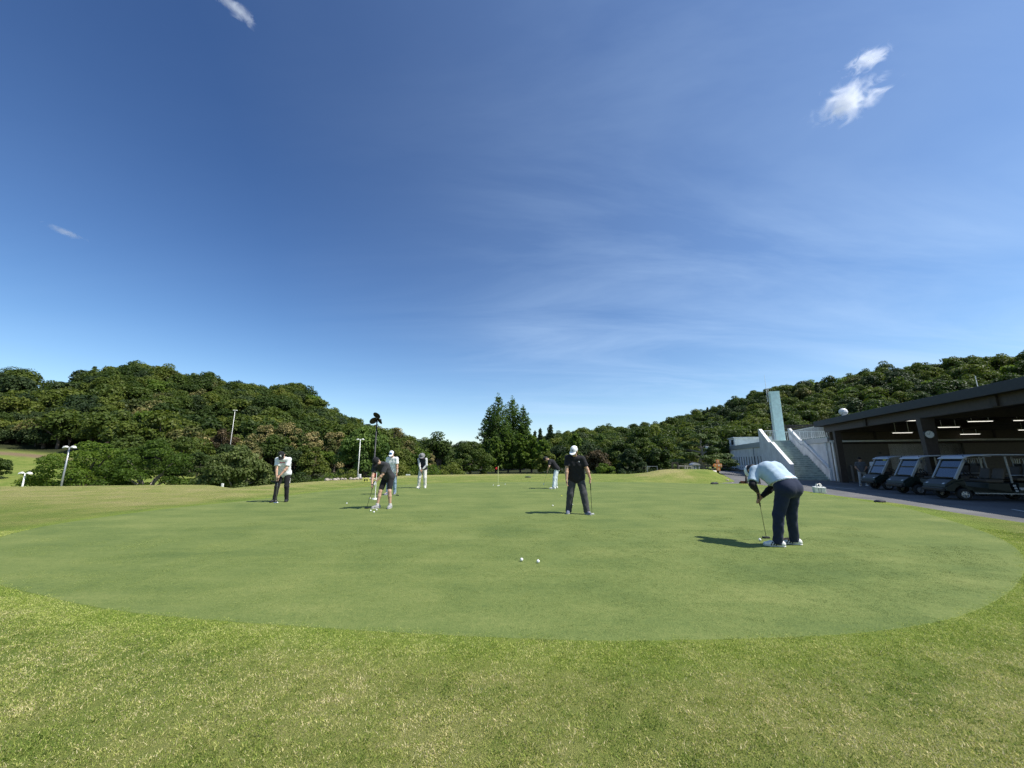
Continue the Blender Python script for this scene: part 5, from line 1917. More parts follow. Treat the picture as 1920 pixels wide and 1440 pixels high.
M_dwood = simple('dark_stake', (0.035, 0.03, 0.026), 0.85, var=0.3)
rail_frame([1254, 1264], 'dark wooden bollard pair with a rail at the left end of the mound', 33.4, 0.62, 0.11, M_dwood)
rail_frame([1265, 1277, 1281, 1289], 'pale wooden rail on posts along the top of the mound', 34.5, 0.7, 0.10, simple('pale_wood', (0.33, 0.30, 0.26), 0.85, var=0.25))
rail_frame([1208, 1226], 'thin grey metal rail in front of the dark bushes left of the mound', 42, 0.75, 0.05, M_gmetal)
rail_frame([1332, 1339], 'thin dark rail between the pine and the orange sign', 36, 0.7, 0.06, M_dwood)
x = (1295 - 960) / FPX * 34.8
bx = empty('ball_washer_stand', (x, 34.8, float(g(x, 34.8))), 0.2, 'grey box shaped stand with a pitched top beside the pale rail', 'stand')
mb = MB()
for s in (-1, 1):
    mb.box(s * 0.30 - 0.05, s * 0.30 + 0.05, -0.2, 0.2, -0.2, 0.85)
mb.box(-0.12, 0.05, -0.15, 0.15, -0.2, 0.8)
mb.build('leg', M_gmetal, bx, bevel=0.01)
mb = MB()
mb.prism([(-0.42, 0.853), (0.42, 0.853), (0.30, 0.98), (-0.05, 1.06), (-0.30, 0.98)], -0.25, 0.25)
mb.build('top', M_post, bx)
x = (1329 - 960) / FPX * 33.2
mb = MB()
mb.ball((0, 0, 0), (0.5, 0.28, 0.16), 12, 8)
for k, vv in enumerate(mb.v):
    mb.v[k] = tuple(c * (1 + srng.uniform(-.1, .1)) for c in vv)
o = mb.build('boulder', simple('white_stone', (0.62, 0.58, 0.48), 0.85, var=0.15), smooth=True)
o.location = (x, 33.2, float(g(x, 33.2)) + 0.05)
tag(o, 'smooth cream boulder on the mound under the pine', 'boulder')
for u, v_ in ((1363, 897), (1371, 898.5)):
    w_ = pz(u, v_, 0.02)
    mb = MB()
    mb.ball((0, 0, 0.03), (0.13, 0.10, 0.09), 8, 6)
    for k, vv in enumerate(mb.v):
        mb.v[k] = tuple(c * (1 + srng.uniform(-.14, .14)) for c in vv)
    o = mb.build('edging_stone', M_stone)
    o.location = (w_[0], w_[1], float(g(w_[0], w_[1])))
    tag(o, 'pale stone at the right hand tip of the mound', 'stone', 'stones at the tip of the mound')

# club stand left of the nearest golfer
w_ = pz(1411, 909, -0.08)
cs = empty('club_stand', (w_[0], w_[1], float(g(w_[0], w_[1]))), rad(-12), 'dark slatted wooden club stand behind the head of the nearest golfer', 'club stand')
for s in (-1, 1):
    mb = MB()
    mb.bar((s * 0.34, -0.22, 0), (s * 0.34, 0, 0.74), 0.06, 0.06)
    mb.bar((s * 0.34 + 0.065, 0.22, 0), (s * 0.34 + 0.065, 0, 0.72), 0.06, 0.06)
    mb.bar((s * 0.20, -0.2, 0.0), (s * 0.20, 0.02, 0.72), 0.04, 0.04)
    mb.build('leg', M_dwood, cs)
mb = MB()
mb.box(-0.42, 0.44, -0.03, 0.03, 0.745, 0.80)
mb.build('top_rail', M_dwood, cs)
mb = MB()
mb.box(-0.36, 0.36, -0.17, -0.12, 0.10, 0.16)
mb.build('foot_rail', M_wood, cs)
w_ = pz(1395, 908, -0.08)
fp = empty('flower_pot', (w_[0], w_[1], float(g(w_[0], w_[1]))), 0, 'small reddish brown pot on the grass left of the club stand', 'pot')
mb = MB()
mb.lathe([(0.0, 0.0), (0.13, 0.0), (0.17, 0.16), (0.18, 0.2), (0.15, 0.2), (0.13, 0.05)], 16)
mb.build('pot', simple('terracotta', (0.22, 0.075, 0.05), 0.8, var=0.2), fp, smooth=False)
w_ = pz(1391, 905, -0.08)
pl_ = empty('small_plant', (w_[0], w_[1], float(g(w_[0], w_[1]))), 0, 'small dark leafy tuft on the grass left of the pot', 'plant')
V, Q, t = leaves([(0, 0, 0.16, 0.16, 0.9, 0.3), (0.12, 0, 0.1, 0.1, 0.9, 0.5)], 160, 0.06, np.random.default_rng(9))
me = crown_mesh('foliage', V, Q, t, MATS['leaf_forest'])
o = bpy.data.objects.new('foliage', me)
COL.objects.link(o)
o.parent = pl_

# dark flat things lying at the edge of the green
def low_case(u, v_, z, size, label, mat, rz=0.0, name='speaker_puck'):
    w_ = pz(u, v_, z)
    d_ = empty(name, (w_[0], w_[1], float(g(w_[0], w_[1]))), rz, label, 'equipment')
    a, b_, h = size
    mb = MB()
    mb.lathe([(0.0, 0.0), (1.0, 0.0), (1.02, 0.3), (0.9, 0.8), (0.55, 1.0), (0.0, 1.0)], 20, Matrix.Diagonal((a, b_, h, 1)))
    mb.build('body', mat, d_, smooth=False, bevel=0.006)
    mb = MB()
    mb.lathe([(0.0, 1.02), (0.42, 1.02), (0.44, 0.99)], 16, Matrix.Diagonal((a, b_, h, 1)))
    mb.build('lid', M_black if mat is not M_black else M_char, d_)


low_case(1651, 947.5, -0.1, (0.16, 0.12, 0.07), 'flat black puck on the grass by the asphalt in front of the carts', M_black)
low_case(1340, 908.5, -0.02, (0.26, 0.13, 0.11), 'flat dark sprinkler cover at the back edge of the green near the path', M_char, 0.3, 'sprinkler_cover')
low_case(990, 895.5, 0.0, (0.24, 0.12, 0.09), 'flat black cover at the back edge of the green', M_black, 0, 'drain_cover')

# white basket on the grass
w_ = pz(1537.5, 929, -0.12)
bk = empty('ball_basket', (w_[0], w_[1], float(g(w_[0], w_[1]))), rad(-15), 'white carrier bag with tied handles standing on the grass by the asphalt', 'bag')
mb = MB()
mb.hexa([(-0.20, -0.12, 0), (0.20, -0.12, 0), (0.20, 0.12, 0), (-0.20, 0.12, 0), (-0.22, -0.13, 0.27), (0.22, -0.13, 0.25), (0.21, 0.13, 0.27), (-0.21, 0.13, 0.28)])
mb.build('bag', simple('white_plastic', (0.72, 0.73, 0.70), 0.5, var=0.12, scale=12, bumpy=0.03, bscale=9), bk, bevel=0.03)
mb = MB()
for s in (-1, 1):
    mb.tube([(-0.10, s * 0.09, 0.25), (-0.06, s * 0.05, 0.37), (0.05, s * 0.03, 0.39), (0.10, s * 0.09, 0.25)], 0.022, 6)
mb.build('handle', M_lampw, bk, smooth=True)
mb = MB()
for x in (-0.07, 0.02):
    mb.box(x - 0.012, x + 0.012, -0.136, -0.131, 0.02, 0.22)
mb.build('strap', M_gmetal, bk)

# things by the shelter wall left of the carts
for i, (a, b_, w2, h2, lab) in enumerate([(1.75, 16.6, 0.32, 1.25, 'upright beige locker panel by the shelter wall, left of the standing man'),
                                          (2.9, 16.9, 0.30, 1.15, 'upright grey locker panel by the shelter wall, behind the standing man')]):
    lk = bld('locker', lab, 'locker', None, a, b_, ZG)
    mb = MB()
    mb.box(-w2, w2, -0.15, 0.15, 0.03, h2)
    mb.build('body', M_beige if i == 0 else M_gmetal, lk, bevel=0.02)
    mb = MB()
    mb.box(-w2 * 0.85, w2 * 0.85, -0.165, -0.151, 0.1, h2 - 0.08)
    dr_ = mb.build('door', M_beige2, lk)
    mb = MB()
    mb.box(w2 * 0.55, w2 * 0.7, -0.19, -0.166, h2 * 0.5, h2 * 0.6)
    mb.build('handle', M_black, dr_)

# transmission tower far beyond the valley
p = py(843, 834, 420)
zb = float(g(p[0], 420)) 
tt = empty('transmission_tower', (p[0], 420, zb), 0.3, 'tiny grey lattice tower above the lowest dip of the skyline', 'tower')
H = p[2] - zb
mb = MB()
for s, q in ((-1, -1), (1, -1), (1, 1), (-1, 1)):
    mb.tube([(s * 1.8, q * 1.8, 0), (s * 0.35, q * 0.35, H)], 0.12, 4)
for k in range(10):
    z0, z1 = H * k / 10, H * (k + 1) / 10
    r0, r1 = 1.8 - 1.45 * k / 10, 1.8 - 1.45 * (k + 1) / 10
    for s in (-1, 1):
        mb.tube([(-r0, s * r0, z0), (r1, s * r1, z1)], 0.07, 4)
        mb.tube([(s * r0, -r0, z0), (s * r1, r1, z1)], 0.07, 4)
mb.build('lattice', M_gmetal, tt)
for zc, L in ((0.78, 3.0), (0.9, 2.2)):
    mb = MB()
    mb.tube([(-L, 0, H * zc), (L, 0, H * zc)], 0.14, 4)
    mb.build('cross_arm', M_gmetal, tt)
# ------------------------------------------------------------------ people, grown from distance fields
class Field:
    def __init__(self, lo, hi, h):
        self.h = h
        self.lo = np.array(lo, float)
        n = np.ceil((np.array(hi) - self.lo) / h).astype(int) + 1
        self.ax = [self.lo[k] + np.arange(n[k]) * h for k in range(3)]
        self.f = np.full(n, 1.0, np.float32)

    def sub(self, lo, hi):
        s = []
        for k in range(3):
            a = int(np.clip(math.floor((lo[k] - self.lo[k]) / self.h), 0, len(self.ax[k]) - 1))
            b = int(np.clip(math.ceil((hi[k] - self.lo[k]) / self.h) + 1, a + 1, len(self.ax[k])))
            s.append(slice(a, b))
        X, Y, Z = np.meshgrid(self.ax[0][s[0]], self.ax[1][s[1]], self.ax[2][s[2]], indexing='ij')
        return tuple(s), np.stack([X, Y, Z], -1)

    def put(self, s, d, k):
        a = self.f[s]
        if k > 0:
            hh = np.maximum(k - np.abs(a - d), 0) / k
            self.f[s] = np.minimum(a, d) - hh * hh * k * 0.25
        else:
            self.f[s] = np.minimum(a, d)

    def cap(self, a, b, ra, rb, k=0.02, flat=0, wob=0.0):
        """tapered limb from a to b; flat bit 1 cuts the a end, bit 2 the b end square"""
        a, b = np.array(a, float), np.array(b, float)
        m = max(ra, rb) + k + 3 * self.h + wob
        s, P = self.sub(np.minimum(a, b) - m, np.maximum(a, b) + m)
        ab = b - a
        L2 = ab @ ab + 1e-12
        t = np.clip(((P - a) @ ab) / L2, 0, 1)
        d = np.linalg.norm(P - a - t[..., None] * ab, axis=-1) - (ra + (rb - ra) * t)
        u = ab / math.sqrt(L2)
        if flat & 1: d = np.maximum(d, -((P - a) @ u))
        if flat & 2: d = np.maximum(d, (P - b) @ u)
        if wob:
            x_, y_, z_ = P[..., 0], P[..., 1], P[..., 2]
            d = d + wob * (np.sin(z_ * 19 + x_ * 27 + 2.0 * np.sin(z_ * 7 + y_ * 11)) * np.sin(x_ * 23 - y_ * 31 + z_ * 5 + 1.3) + 0.45 * np.sin(z_ * 47 - x_ * 39 + 2.6 * np.sin(z_ * 13 + y_ * 21 + 0.7)))
        self.put(s, d.astype(np.float32), k)

    def ell(self, c, r, R=None, k=0.02):
        c, r = np.array(c, float), np.array(r, float)
        m = r.max() + k + 3 * self.h
        s, P = self.sub(c - m, c + m)
        q = P - c
        if R is not None: q = q @ R
        d = (np.linalg.norm(q / r, axis=-1) - 1) * r.min()
        self.put(s, d.astype(np.float32), k)

    def cut(self, p, n):
        """remove everything on the side n points to"""
        n = np.array(n, float)
        n = n / np.linalg.norm(n)
        _, P = self.sub(self.lo, [a[-1] for a in self.ax])
        self.f = np.maximum(self.f, ((P - np.array(p, float)) @ n).astype(np.float32))

    def mesh(self):
        F = self.f
        ins = F < 0
        n = np.array(F.shape)
        cs = [ins[i:n[0] - 1 + i, j:n[1] - 1 + j, k:n[2] - 1 + k] for i in (0, 1) for j in (0, 1) for k in (0, 1)]
        sm = sum(c.astype(np.int8) for c in cs)
        act = (sm > 0) & (sm < 8)
        C = np.argwhere(act)
        idm = np.full(act.shape, -1, np.int64)
        idm[act] = np.arange(len(C))
        acc = np.zeros((len(C), 3))
        cnt = np.zeros(len(C))
        off = [(i, j, k) for i in (0, 1) for j in (0, 1) for k in (0, 1)]
        for a in off:
            for ax in range(3):
                if a[ax] == 1: continue
                b = list(a)
                b[ax] = 1
                pa, pb = C + np.array(a), C + np.array(b)
                fa, fb = F[pa[:, 0], pa[:, 1], pa[:, 2]], F[pb[:, 0], pb[:, 1], pb[:, 2]]
                x = (fa < 0) != (fb < 0)
                t = np.where(x, fa / np.where(x, fa - fb, 1), 0)
                p = np.array(a)[None] + t[:, None] * (np.array(b) - np.array(a))[None]
                acc += p * x[:, None]
                cnt += x
        V = self.lo + (C + acc / cnt[:, None]) * self.h
        Q = []
        for ax in range(3):
            o1, o2 = [(1, 2), (2, 0), (0, 1)][ax]
            sl0 = [slice(None)] * 3
            sl1 = [slice(None)] * 3
            sl0[ax], sl1[ax] = slice(0, -1), slice(1, None)
            E = ins[tuple(sl0)] != ins[tuple(sl1)]
            P = np.argwhere(E)
            P = P[(P[:, o1] > 0) & (P[:, o2] > 0) & (P[:, o1] < n[o1] - 1) & (P[:, o2] < n[o2] - 1)]
            if not len(P): continue
            ids = []
            for d1, d2 in ((-1, -1), (0, -1), (0, 0), (-1, 0)):
                q = P.copy()
                q[:, o1] += d1
                q[:, o2] += d2
                ids.append(idm[q[:, 0], q[:, 1], q[:, 2]])
            q4 = np.stack(ids, 1)
            fl = ~ins[P[:, 0], P[:, 1], P[:, 2]]
            q4[fl] = q4[fl][:, ::-1]
            Q.append(q4)
        Q = np.vstack(Q)
        return V, Q[(Q >= 0).all(1)]


def ik(a, b, l1, l2, pole):
    """middle joint of a two bone chain from a to b bending towards pole"""
    a, b = np.array(a, float), np.array(b, float)
    d = b - a
    L = min(np.linalg.norm(d), (l1 + l2) * 0.998)
    u = d / np.linalg.norm(d)
    x = (l1 * l1 - l2 * l2 + L * L) / (2 * L)
    h = math.sqrt(max(l1 * l1 - x * x, 0))
    p = np.array(pole, float)
    p = p - (p @ u) * u
    p /= np.linalg.norm(p) + 1e-9
    return a + u * x + p * h, a + u * L


def rotx(v, ax, an):
    v, ax = np.array(v, float), np.array(ax, float) / np.linalg.norm(ax)
    return v * math.cos(an) + np.cross(ax, v) * math.sin(an) + ax * (ax @ v) * (1 - math.cos(an))


SKIN = {}


def skin_mat(name, col):
    m = simple(name, col, 0.55, var=0.08, scale=10, spec=0.35)
    m.node_tree.nodes['Principled BSDF'].inputs['Subsurface Weight'].default_value = 0.05
    return m


SK_TAN = skin_mat('skin_tan', (0.42, 0.24, 0.16))
SK_LIGHT = skin_mat('skin_light', (0.52, 0.32, 0.22))
M_hair = simple('dark_hair', (0.015, 0.012, 0.010), 0.6, var=0.3, scale=30, bumpy=0.01)
M_eye = simple('eye_dark', (0.02, 0.015, 0.012), 0.2)
M_shaft = simple('club_shaft', (0.45, 0.45, 0.46), 0.25, 0.9, var=0.05)
M_grip = simple('club_grip', (0.02, 0.02, 0.022), 0.8, var=0.2)


def hand_caps(w, hd, pn, sd, grip=None, L=0.185):
    """capsules for a hand: wrist w, pointing hd, palm normal pn, thumb towards sd.
    grip = (point, axis): the fingers close round a shaft."""
    out = []
    hd, pn, sd = [np.array(x, float) / np.linalg.norm(x) for x in (hd, pn, sd)]
    pm = w + hd * L * 0.30
    for q in (-1.2, -0.4, 0.4, 1.2):
        b = w + hd * L * 0.50 + sd * q * 0.019
        out.append((w + sd * q * 0.010, b, 0.019, 0.0165))
    if grip is None:
        for i, (q, fl) in enumerate(zip((1.5, 0.5, -0.5, -1.5), (0.92, 1.0, 0.94, 0.76))):
            b = w + hd * L * 0.50 + sd * q * 0.0195
            d1 = rotx(hd, sd, 0.0) + pn * (0.22 + 0.05 * i)
            d1 /= np.linalg.norm(d1)
            m1 = b + d1 * L * 0.24 * fl
            d2 = hd + pn * (0.75 + 0.08 * i)
            d2 /= np.linalg.norm(d2)
            m2 = m1 + d2 * L * 0.15 * fl
            d3 = hd + pn * 1.5
            d3 /= np.linalg.norm(d3)
            out += [(b, m1, 0.0095, 0.0088), (m1, m2, 0.0088, 0.008), (m2, m2 + d3 * L * 0.11 * fl, 0.008, 0.0068)]
        t0 = w + hd * L * 0.17 + sd * 0.026
        t1 = t0 + (hd * 0.75 + sd * 0.6 + pn * 0.25) * L * 0.24
        out += [(w + hd * 0.01 + sd * 0.012, t0, 0.016, 0.0135), (t0, t1, 0.0125, 0.010), (t1, t1 + (hd * 0.9 + pn * 0.3 + sd * 0.1) * L * 0.17, 0.010, 0.0075)]
    else:
        gp, ga = np.array(grip[0], float), np.array(grip[1], float)
        ga = ga / np.linalg.norm(ga)
        r0 = w + hd * L * 0.45 - gp
        r0 = r0 - (r0 @ ga) * ga
        r0 /= np.linalg.norm(r0) + 1e-9
        tz = np.cross(ga, r0)
        if tz @ hd < 0: tz = -tz
        for i, fl in enumerate((0.9, 1.0, 0.94, 0.8)):
            c = gp + ga * (0.030 - i * 0.0195)
            P = []
            for an in (0.15, 1.25, 2.35, 3.3 * (0.85 + 0.15 * fl)):
                P.append(c + (r0 * math.cos(an) + tz * math.sin(an)) * (0.0235 + 0.003 * math.cos(an)))
            out += [(P[0], P[1], 0.0105, 0.0095), (P[1], P[2], 0.0095, 0.0088), (P[2], P[3], 0.0088, 0.007)]
        t0 = gp + r0 * 0.026 - ga * 0.03 + tz * 0.012
        t1 = gp + tz * 0.024 + ga * 0.012 + r0 * 0.008
        out += [(w + hd * 0.03, t0, 0.015, 0.012), (t0, t1, 0.0115, 0.0098), (t1, t1 + ga * 0.032, 0.0098, 0.0075)]
    return out


def golfer(label, feet, head_deg, H=1.72, lean=35, curve=10, hip_back=0.10, hip_z=None, knee=0.05, girth=1.0, head_pitch=50, head_tilt=0, head_turn=0, twist=0,
           grip=None, grip_axis=None, lhand='grip', rhand='grip', toe=8, toe_heads=None, elbow=0.9, rise=0.0, sway=0.0, side_lean=0.0,
           shirt=None, sleeve=0.55, long_sleeve=None, vest=None, trousers=None, shorts=False, shoes=None, sole=None, cap=None, cap_kind='cap', cap_mark=None, belt=None, glove=None,
           skin=None, hair=True, chest_mark=None, arm_cover=None, shoe_stripes=False, group='golfers on the practice green', h=0.0085, hem=0.0, pant_r=1.0, socks=None, logos=()):
    fL, fR = np.array(feet[0], float), np.array(feet[1], float)
    if (fR - fL)[0] * math.cos(rad(head_deg)) - (fR - fL)[1] * math.sin(rad(head_deg)) < 0: fL, fR = fR, fL
    c0 = (fL + fR) / 2
    S = H / 1.72
    th = rad(head_deg)
    f = np.array([math.sin(th), math.cos(th), 0])
    r = np.array([math.cos(th), -math.sin(th), 0])
    up = np.array([0, 0, 1.0])
    root = empty('person', c0, 0, label, 'person', group)
    fL, fR = fL - c0, fR - c0
    loc = lambda x, y, z: r * x + f * y + up * z
    hz = (hip_z or 0.895) * S
    hc = loc(sway, -hip_back, hz)
    ankL, ankR = fL + up * 0.085, fR + up * 0.085
    hipL, hipR = hc - r * 0.092 * S, hc + r * 0.092 * S
    lt, ls = 0.425 * S, 0.405 * S
    tL = rad(toe)
    toeL = f * math.cos(tL) - r * math.sin(tL)
    toeR = f * math.cos(tL) + r * math.sin(tL)
    if toe_heads is not None:
        toeL, toeR = [np.array([math.sin(rad(q)), math.cos(rad(q)), 0]) for q in toe_heads]
    knL, ankL = ik(hipL, ankL, lt, ls, toeL)
    knR, ankR = ik(hipR, ankR, lt, ls, toeR)
    # spine
    def along(a):
        return f * math.sin(rad(a)) + up * math.cos(rad(a))
    sl_ = r * math.sin(rad(side_lean))
    s0 = hc + up * 0.03
    d1 = along(lean - curve) + sl_
    d2 = along(lean + curve * 0.3) + sl_
    d3 = along(lean + curve) + sl_
    wst = s0 + d1 * 0.17 * S
    che = wst + d2 * 0.18 * S
    nkb = che + d3 * 0.165 * S
    rs = rotx(r, d3, rad(-twist))
    fs = np.cross(up * 0 + d3 / np.linalg.norm(d3), rs)
    fs = -fs if fs @ (f + 0.01 * up * 0 - 0.5 * up * math.sin(rad(lean))) < 0 else fs
    sh = 0.178 * S * (0.92 + 0.08 * girth)
    shL = nkb - rs * sh - d3 * 0.035 * S + fs * 0.02
    shR = nkb + rs * sh - d3 * 0.035 * S + fs * 0.02
    # head
    hu = along(head_pitch) + r * math.sin(rad(head_tilt))
    hu /= np.linalg.norm(hu)
    nk_d = (d3 / np.linalg.norm(d3) + hu) / 2
    hb = nkb + nk_d * 0.085 * S
    hc_ = hb + hu * 0.095 * S
    hf = f * math.cos(rad(head_pitch)) - up * math.sin(rad(head_pitch))
    hf = hf - (hf @ hu) * hu
    hf = hf / np.linalg.norm(hf)
    hf = rotx(hf, hu, rad(-head_turn))
    hr = np.cross(hf, hu)
    HR = np.stack([hr, hf, hu], 1)
    hp = lambda x, y, z: hc_ + (hr * x + hf * y + hu * z) * S
    # arms
    la, lf = 0.285 * S, 0.255 * S
    gpt = None if grip is None else loc(*grip)
    gax = None if grip is None else (loc(*grip_axis) if grip_axis is not None else -up)
    if gax is not None: gax = gax / np.linalg.norm(gax)
    arms = {}
    for sd_, sP, how in ((-1, shL, lhand), (1, shR, rhand)):
        if isinstance(how, str):
            off = 0.0 if (how == 'grip_top') else (0.045 if sd_ > 0 else -0.045)
            gp = gpt + gax * off
            dirn = gp - sP
            dirn /= np.linalg.norm(dirn)
            side = rs * sd_
            wr = gp - dirn * 0.075 * S + side * 0.028 * S
            pole = -fs * 0.25 + rs * sd_ * elbow - up * 0.4
            el, wr = ik(sP, wr, la, lf, pole)
            hd = (gp - wr) / np.linalg.norm(gp - wr)
            caps = hand_caps(wr, hd, -side, gax, (gp, gax))
        else:
            wr = loc(*how)
            pole = -f * 0.6 + rs * sd_ * 0.5 - up * 0.1
            el, wr = ik(sP, wr, la, lf, pole)
            hd = (wr - el) / np.linalg.norm(wr - el)
            hd = hd - up * 0.35
            caps = hand_caps(wr, hd, -rs * sd_ * 0.8 - f * 0.3, f)
        arms[sd_] = (sP, el, wr, caps)
    allp = np.array([hipL, hipR, knL, knR, fL, fR, hc_, shL, shR, nkb] + [x for k in arms for x in arms[k][1:3]] + [c[1] for k in arms for c in arms[k][3]])
    lo, hi = allp.min(0) - 0.24, allp.max(0) + 0.24
    lo[2] = -0.02
    g_ = girth
    # ---------------- body
    B = Field(lo, hi, h)
    for hp_, kn, an, ft, tv in ((hipL, knL, ankL, fL, toeL), (hipR, knR, ankR, fR, toeR)):
        B.cap(hp_, kn, 0.082 * S * g_ ** 0.5, 0.055 * S, 0.03)
        mid = kn + (an - kn) * 0.35
        B.cap(kn, mid, 0.054 * S, 0.056 * S, 0.02)
        B.cap(mid, an, 0.054 * S, 0.036 * S, 0.02)
        B.cap(an - up * 0.03 - tv * 0.03, an - up * 0.045 + tv * 0.13, 0.036, 0.028, 0.02)
    B.cap(hipL, hipR, 0.105 * S * g_ ** 0.5, 0.105 * S * g_ ** 0.5, 0.05)
    for q in (-1, 1):
        B.cap(s0 + r * q * 0.055 * S, che + rs * q * 0.07 * S, 0.098 * S * g_, 0.105 * S * g_ ** 0.7, 0.05)
        B.cap(che + rs * q * 0.07 * S, nkb + rs * q * 0.06 * S - d3 * 0.06, 0.105 * S * g_ ** 0.7, 0.075 * S, 0.05)
    B.cap(shL, shR, 0.058 * S, 0.058 * S, 0.05)
    B.cap(nkb - d3 * 0.03, hb + hu * 0.02, 0.06 * S, 0.055 * S, 0.03)
    for k in arms:
        a, e, w_, caps = arms[k]
        B.cap(a, e, 0.050 * S * g_ ** 0.4, 0.040 * S * g_ ** 0.4, 0.03)
        m_ = e + (w_ - e) * 0.3
        B.cap(e, m_, 0.039 * S * g_ ** 0.4, 0.042 * S * g_ ** 0.4, 0.02)
        B.cap(m_, w_, 0.041 * S * g_ ** 0.4, 0.027 * S, 0.02)
        for (p, q, ra, rb) in caps:
            B.cap(p, q, ra, rb, 0.006)
    B.ell(hp(0, -0.008, 0.03), np.array([0.076, 0.096, 0.095]) * S, HR, 0.02)
    B.ell(hp(0, 0.028, -0.055), np.array([0.056, 0.062, 0.062]) * S, HR, 0.04)
    B.cap(hp(0, 0.088, 0.018), hp(0, 0.104, -0.022), 0.011 * S, 0.016 * S, 0.012)
    B.cap(hp(-0.03, 0.080, 0.026), hp(0.03, 0.080, 0.026), 0.010 * S, 0.010 * S, 0.015)
    B.cap(hp(-0.018, 0.086, -0.058), hp(0.018, 0.086, -0.058), 0.009 * S, 0.009 * S, 0.01)
    for q in (-1, 1):
        B.ell(hp(q * 0.078, -0.012, -0.01), np.array([0.013, 0.024, 0.034]) * S, HR, 0.008)
    V, Q = B.mesh()
    mesh_obj('body', V, Q, skin or SK_TAN, root, smooth=True)
    mb = MB()
    for q in (-1, 1):
        mb.ball(hp(q * 0.031, 0.081, 0.008), 0.011 * S, 8, 6)
    mb.build('eyes', M_eye, root, smooth=True)
    # ---------------- shirt
    if shirt is not None:
        T = Field(lo, hi, h)
        e_ = 0.022
        hemp = s0 - d1 * (0.055 + hem) * S
        T.cap(hipL + up * 0.02, hipR + up * 0.02, (0.105 * S + e_ * 0.9) * g_ ** 0.5, (0.105 * S + e_ * 0.9) * g_ ** 0.5, 0.05)
        for q in (-1, 1):
            T.cap(s0 + r * q * 0.058 * S - d1 * 0.06, che + rs * q * 0.075 * S, 0.106 * S * g_ + e_, 0.108 * S * g_ ** 0.7 + e_, 0.05, wob=0.0035)
            T.cap(che + rs * q * 0.075 * S, nkb + rs * q * 0.06 * S - d3 * 0.055, 0.108 * S * g_ ** 0.7 + e_, 0.078 * S + e_ * 0.4, 0.05, wob=0.0025)
        T.cap(shL, shR, 0.060 * S + e_ * 0.5, 0.060 * S + e_ * 0.5, 0.05)
        T.cap(nkb - d3 * 0.03, nkb + nk_d * 0.035, 0.068 * S, 0.064 * S, 0.025, flat=2)
        T.cut(hemp, -(d1 / np.linalg.norm(d1)) * 0.8 - up * 0.35)
        sl = long_sleeve or shirt
        T2 = T if (long_sleeve is None) else Field(lo, hi, h)
        for k in arms:
            a, e, w_, _ = arms[k]
            if long_sleeve is None:
                end = a + (e - a) * (sleeve / 0.55 * 0.72)
                T2.cap(a, end, 0.062 * S * g_ ** 0.4 + e_ * 0.4, 0.060 * S * g_ ** 0.4 + e_ * 0.55, 0.035, flat=2, wob=0.002)
            else:
                T2.cap(a, e, 0.064 * S, 0.052 * S, 0.03, wob=0.003)
                T2.cap(e, w_, 0.052 * S, 0.038 * S, 0.03, flat=2, wob=0.003)
        V, Q = T.mesh()
        mesh_obj('shirt' if long_sleeve is None else 'vest', V, Q, shirt, root, smooth=True)
        if long_sleeve is not None:
            T2.cap(shL, shR, 0.066 * S, 0.066 * S, 0.03)
            V, Q = T2.mesh()
            mesh_obj('sleeves', V, Q, long_sleeve, root, smooth=True)
    if arm_cover is not None:
        A = Field(lo, hi, h)
        for k in arms:
            a, e, w_, _ = arms[k]
            q_ = g_ ** 0.4 * 1.06
            A.cap(a + (e - a) * 0.45, e, 0.050 * S * q_, 0.045 * S * q_, 0.01)
            A.cap(e, e + (w_ - e) * 0.3, 0.044 * S * q_, 0.046 * S * q_, 0.01)
            A.cap(e + (w_ - e) * 0.3, w_, 0.045 * S * q_, 0.032 * S, 0.01, flat=2)
        V, Q = A.mesh()
        mesh_obj('arm_sleeves', V, Q, arm_cover, root, smooth=True)
    # ---------------- trousers
    Pn = Field(lo, hi, h)
    pr = pant_r
    Pn.cap(hipL, hipR, (0.105 * S + 0.012) * g_ ** 0.5, (0.105 * S + 0.012) * g_ ** 0.5, 0.04)
    for q in (-1, 1):
        Pn.cap(hc + r * q * 0.07 * S - up * 0.02 - f * 0.035, hc + r * q * 0.066 * S + up * 0.01 - f * 0.02, 0.098 * S * g_ ** 0.5, 0.09 * S * g_ ** 0.5, 0.04)
        Pn.cap(hc + r * q * 0.055 * S, s0 + d1 * (0.09 + rise) * S + r * q * 0.055 * S, 0.101 * S * g_ + 0.011, 0.100 * S * g_ + 0.011, 0.04)
    Pn.cut(s0 + d1 * (0.055 + rise) * S, d1)
    for hp_, kn, an in ((hipL, knL, ankL), (hipR, knR, ankR)):
        if shorts:
            Pn.cap(hp_, hp_ + (kn - hp_) * 0.86, 0.090 * S * g_ ** 0.5 + 0.012, 0.078 * S * pr, 0.03, flat=2, wob=0.004)
        else:
            Pn.cap(hp_, kn, 0.088 * S * g_ ** 0.5 + 0.012, 0.072 * S * pr, 0.03, wob=0.0035)
            Pn.cap(kn, an - up * 0.048, 0.071 * S * pr, 0.060 * S * pr, 0.03, flat=2, wob=0.004)
    V, Q = Pn.mesh()
    mesh_obj('shorts' if shorts else 'trousers', V, Q, trousers, root, smooth=True)
    if belt is not None:
        Bl = Field(lo, hi, h)
        for q in (-1, 1):
            Bl.cap(hc + r * q * 0.055 * S, s0 + d1 * (0.10 + rise) * S + r * q * 0.055 * S, 0.101 * S * g_ + 0.017, 0.100 * S * g_ + 0.017, 0.04)
        Bl.cut(s0 + d1 * (0.062 + rise) * S, d1)
        Bl.cut(s0 + d1 * (0.020 + rise) * S, -d1)
        V, Q = Bl.mesh()
        mesh_obj('belt', V, Q, belt, root, smooth=True)
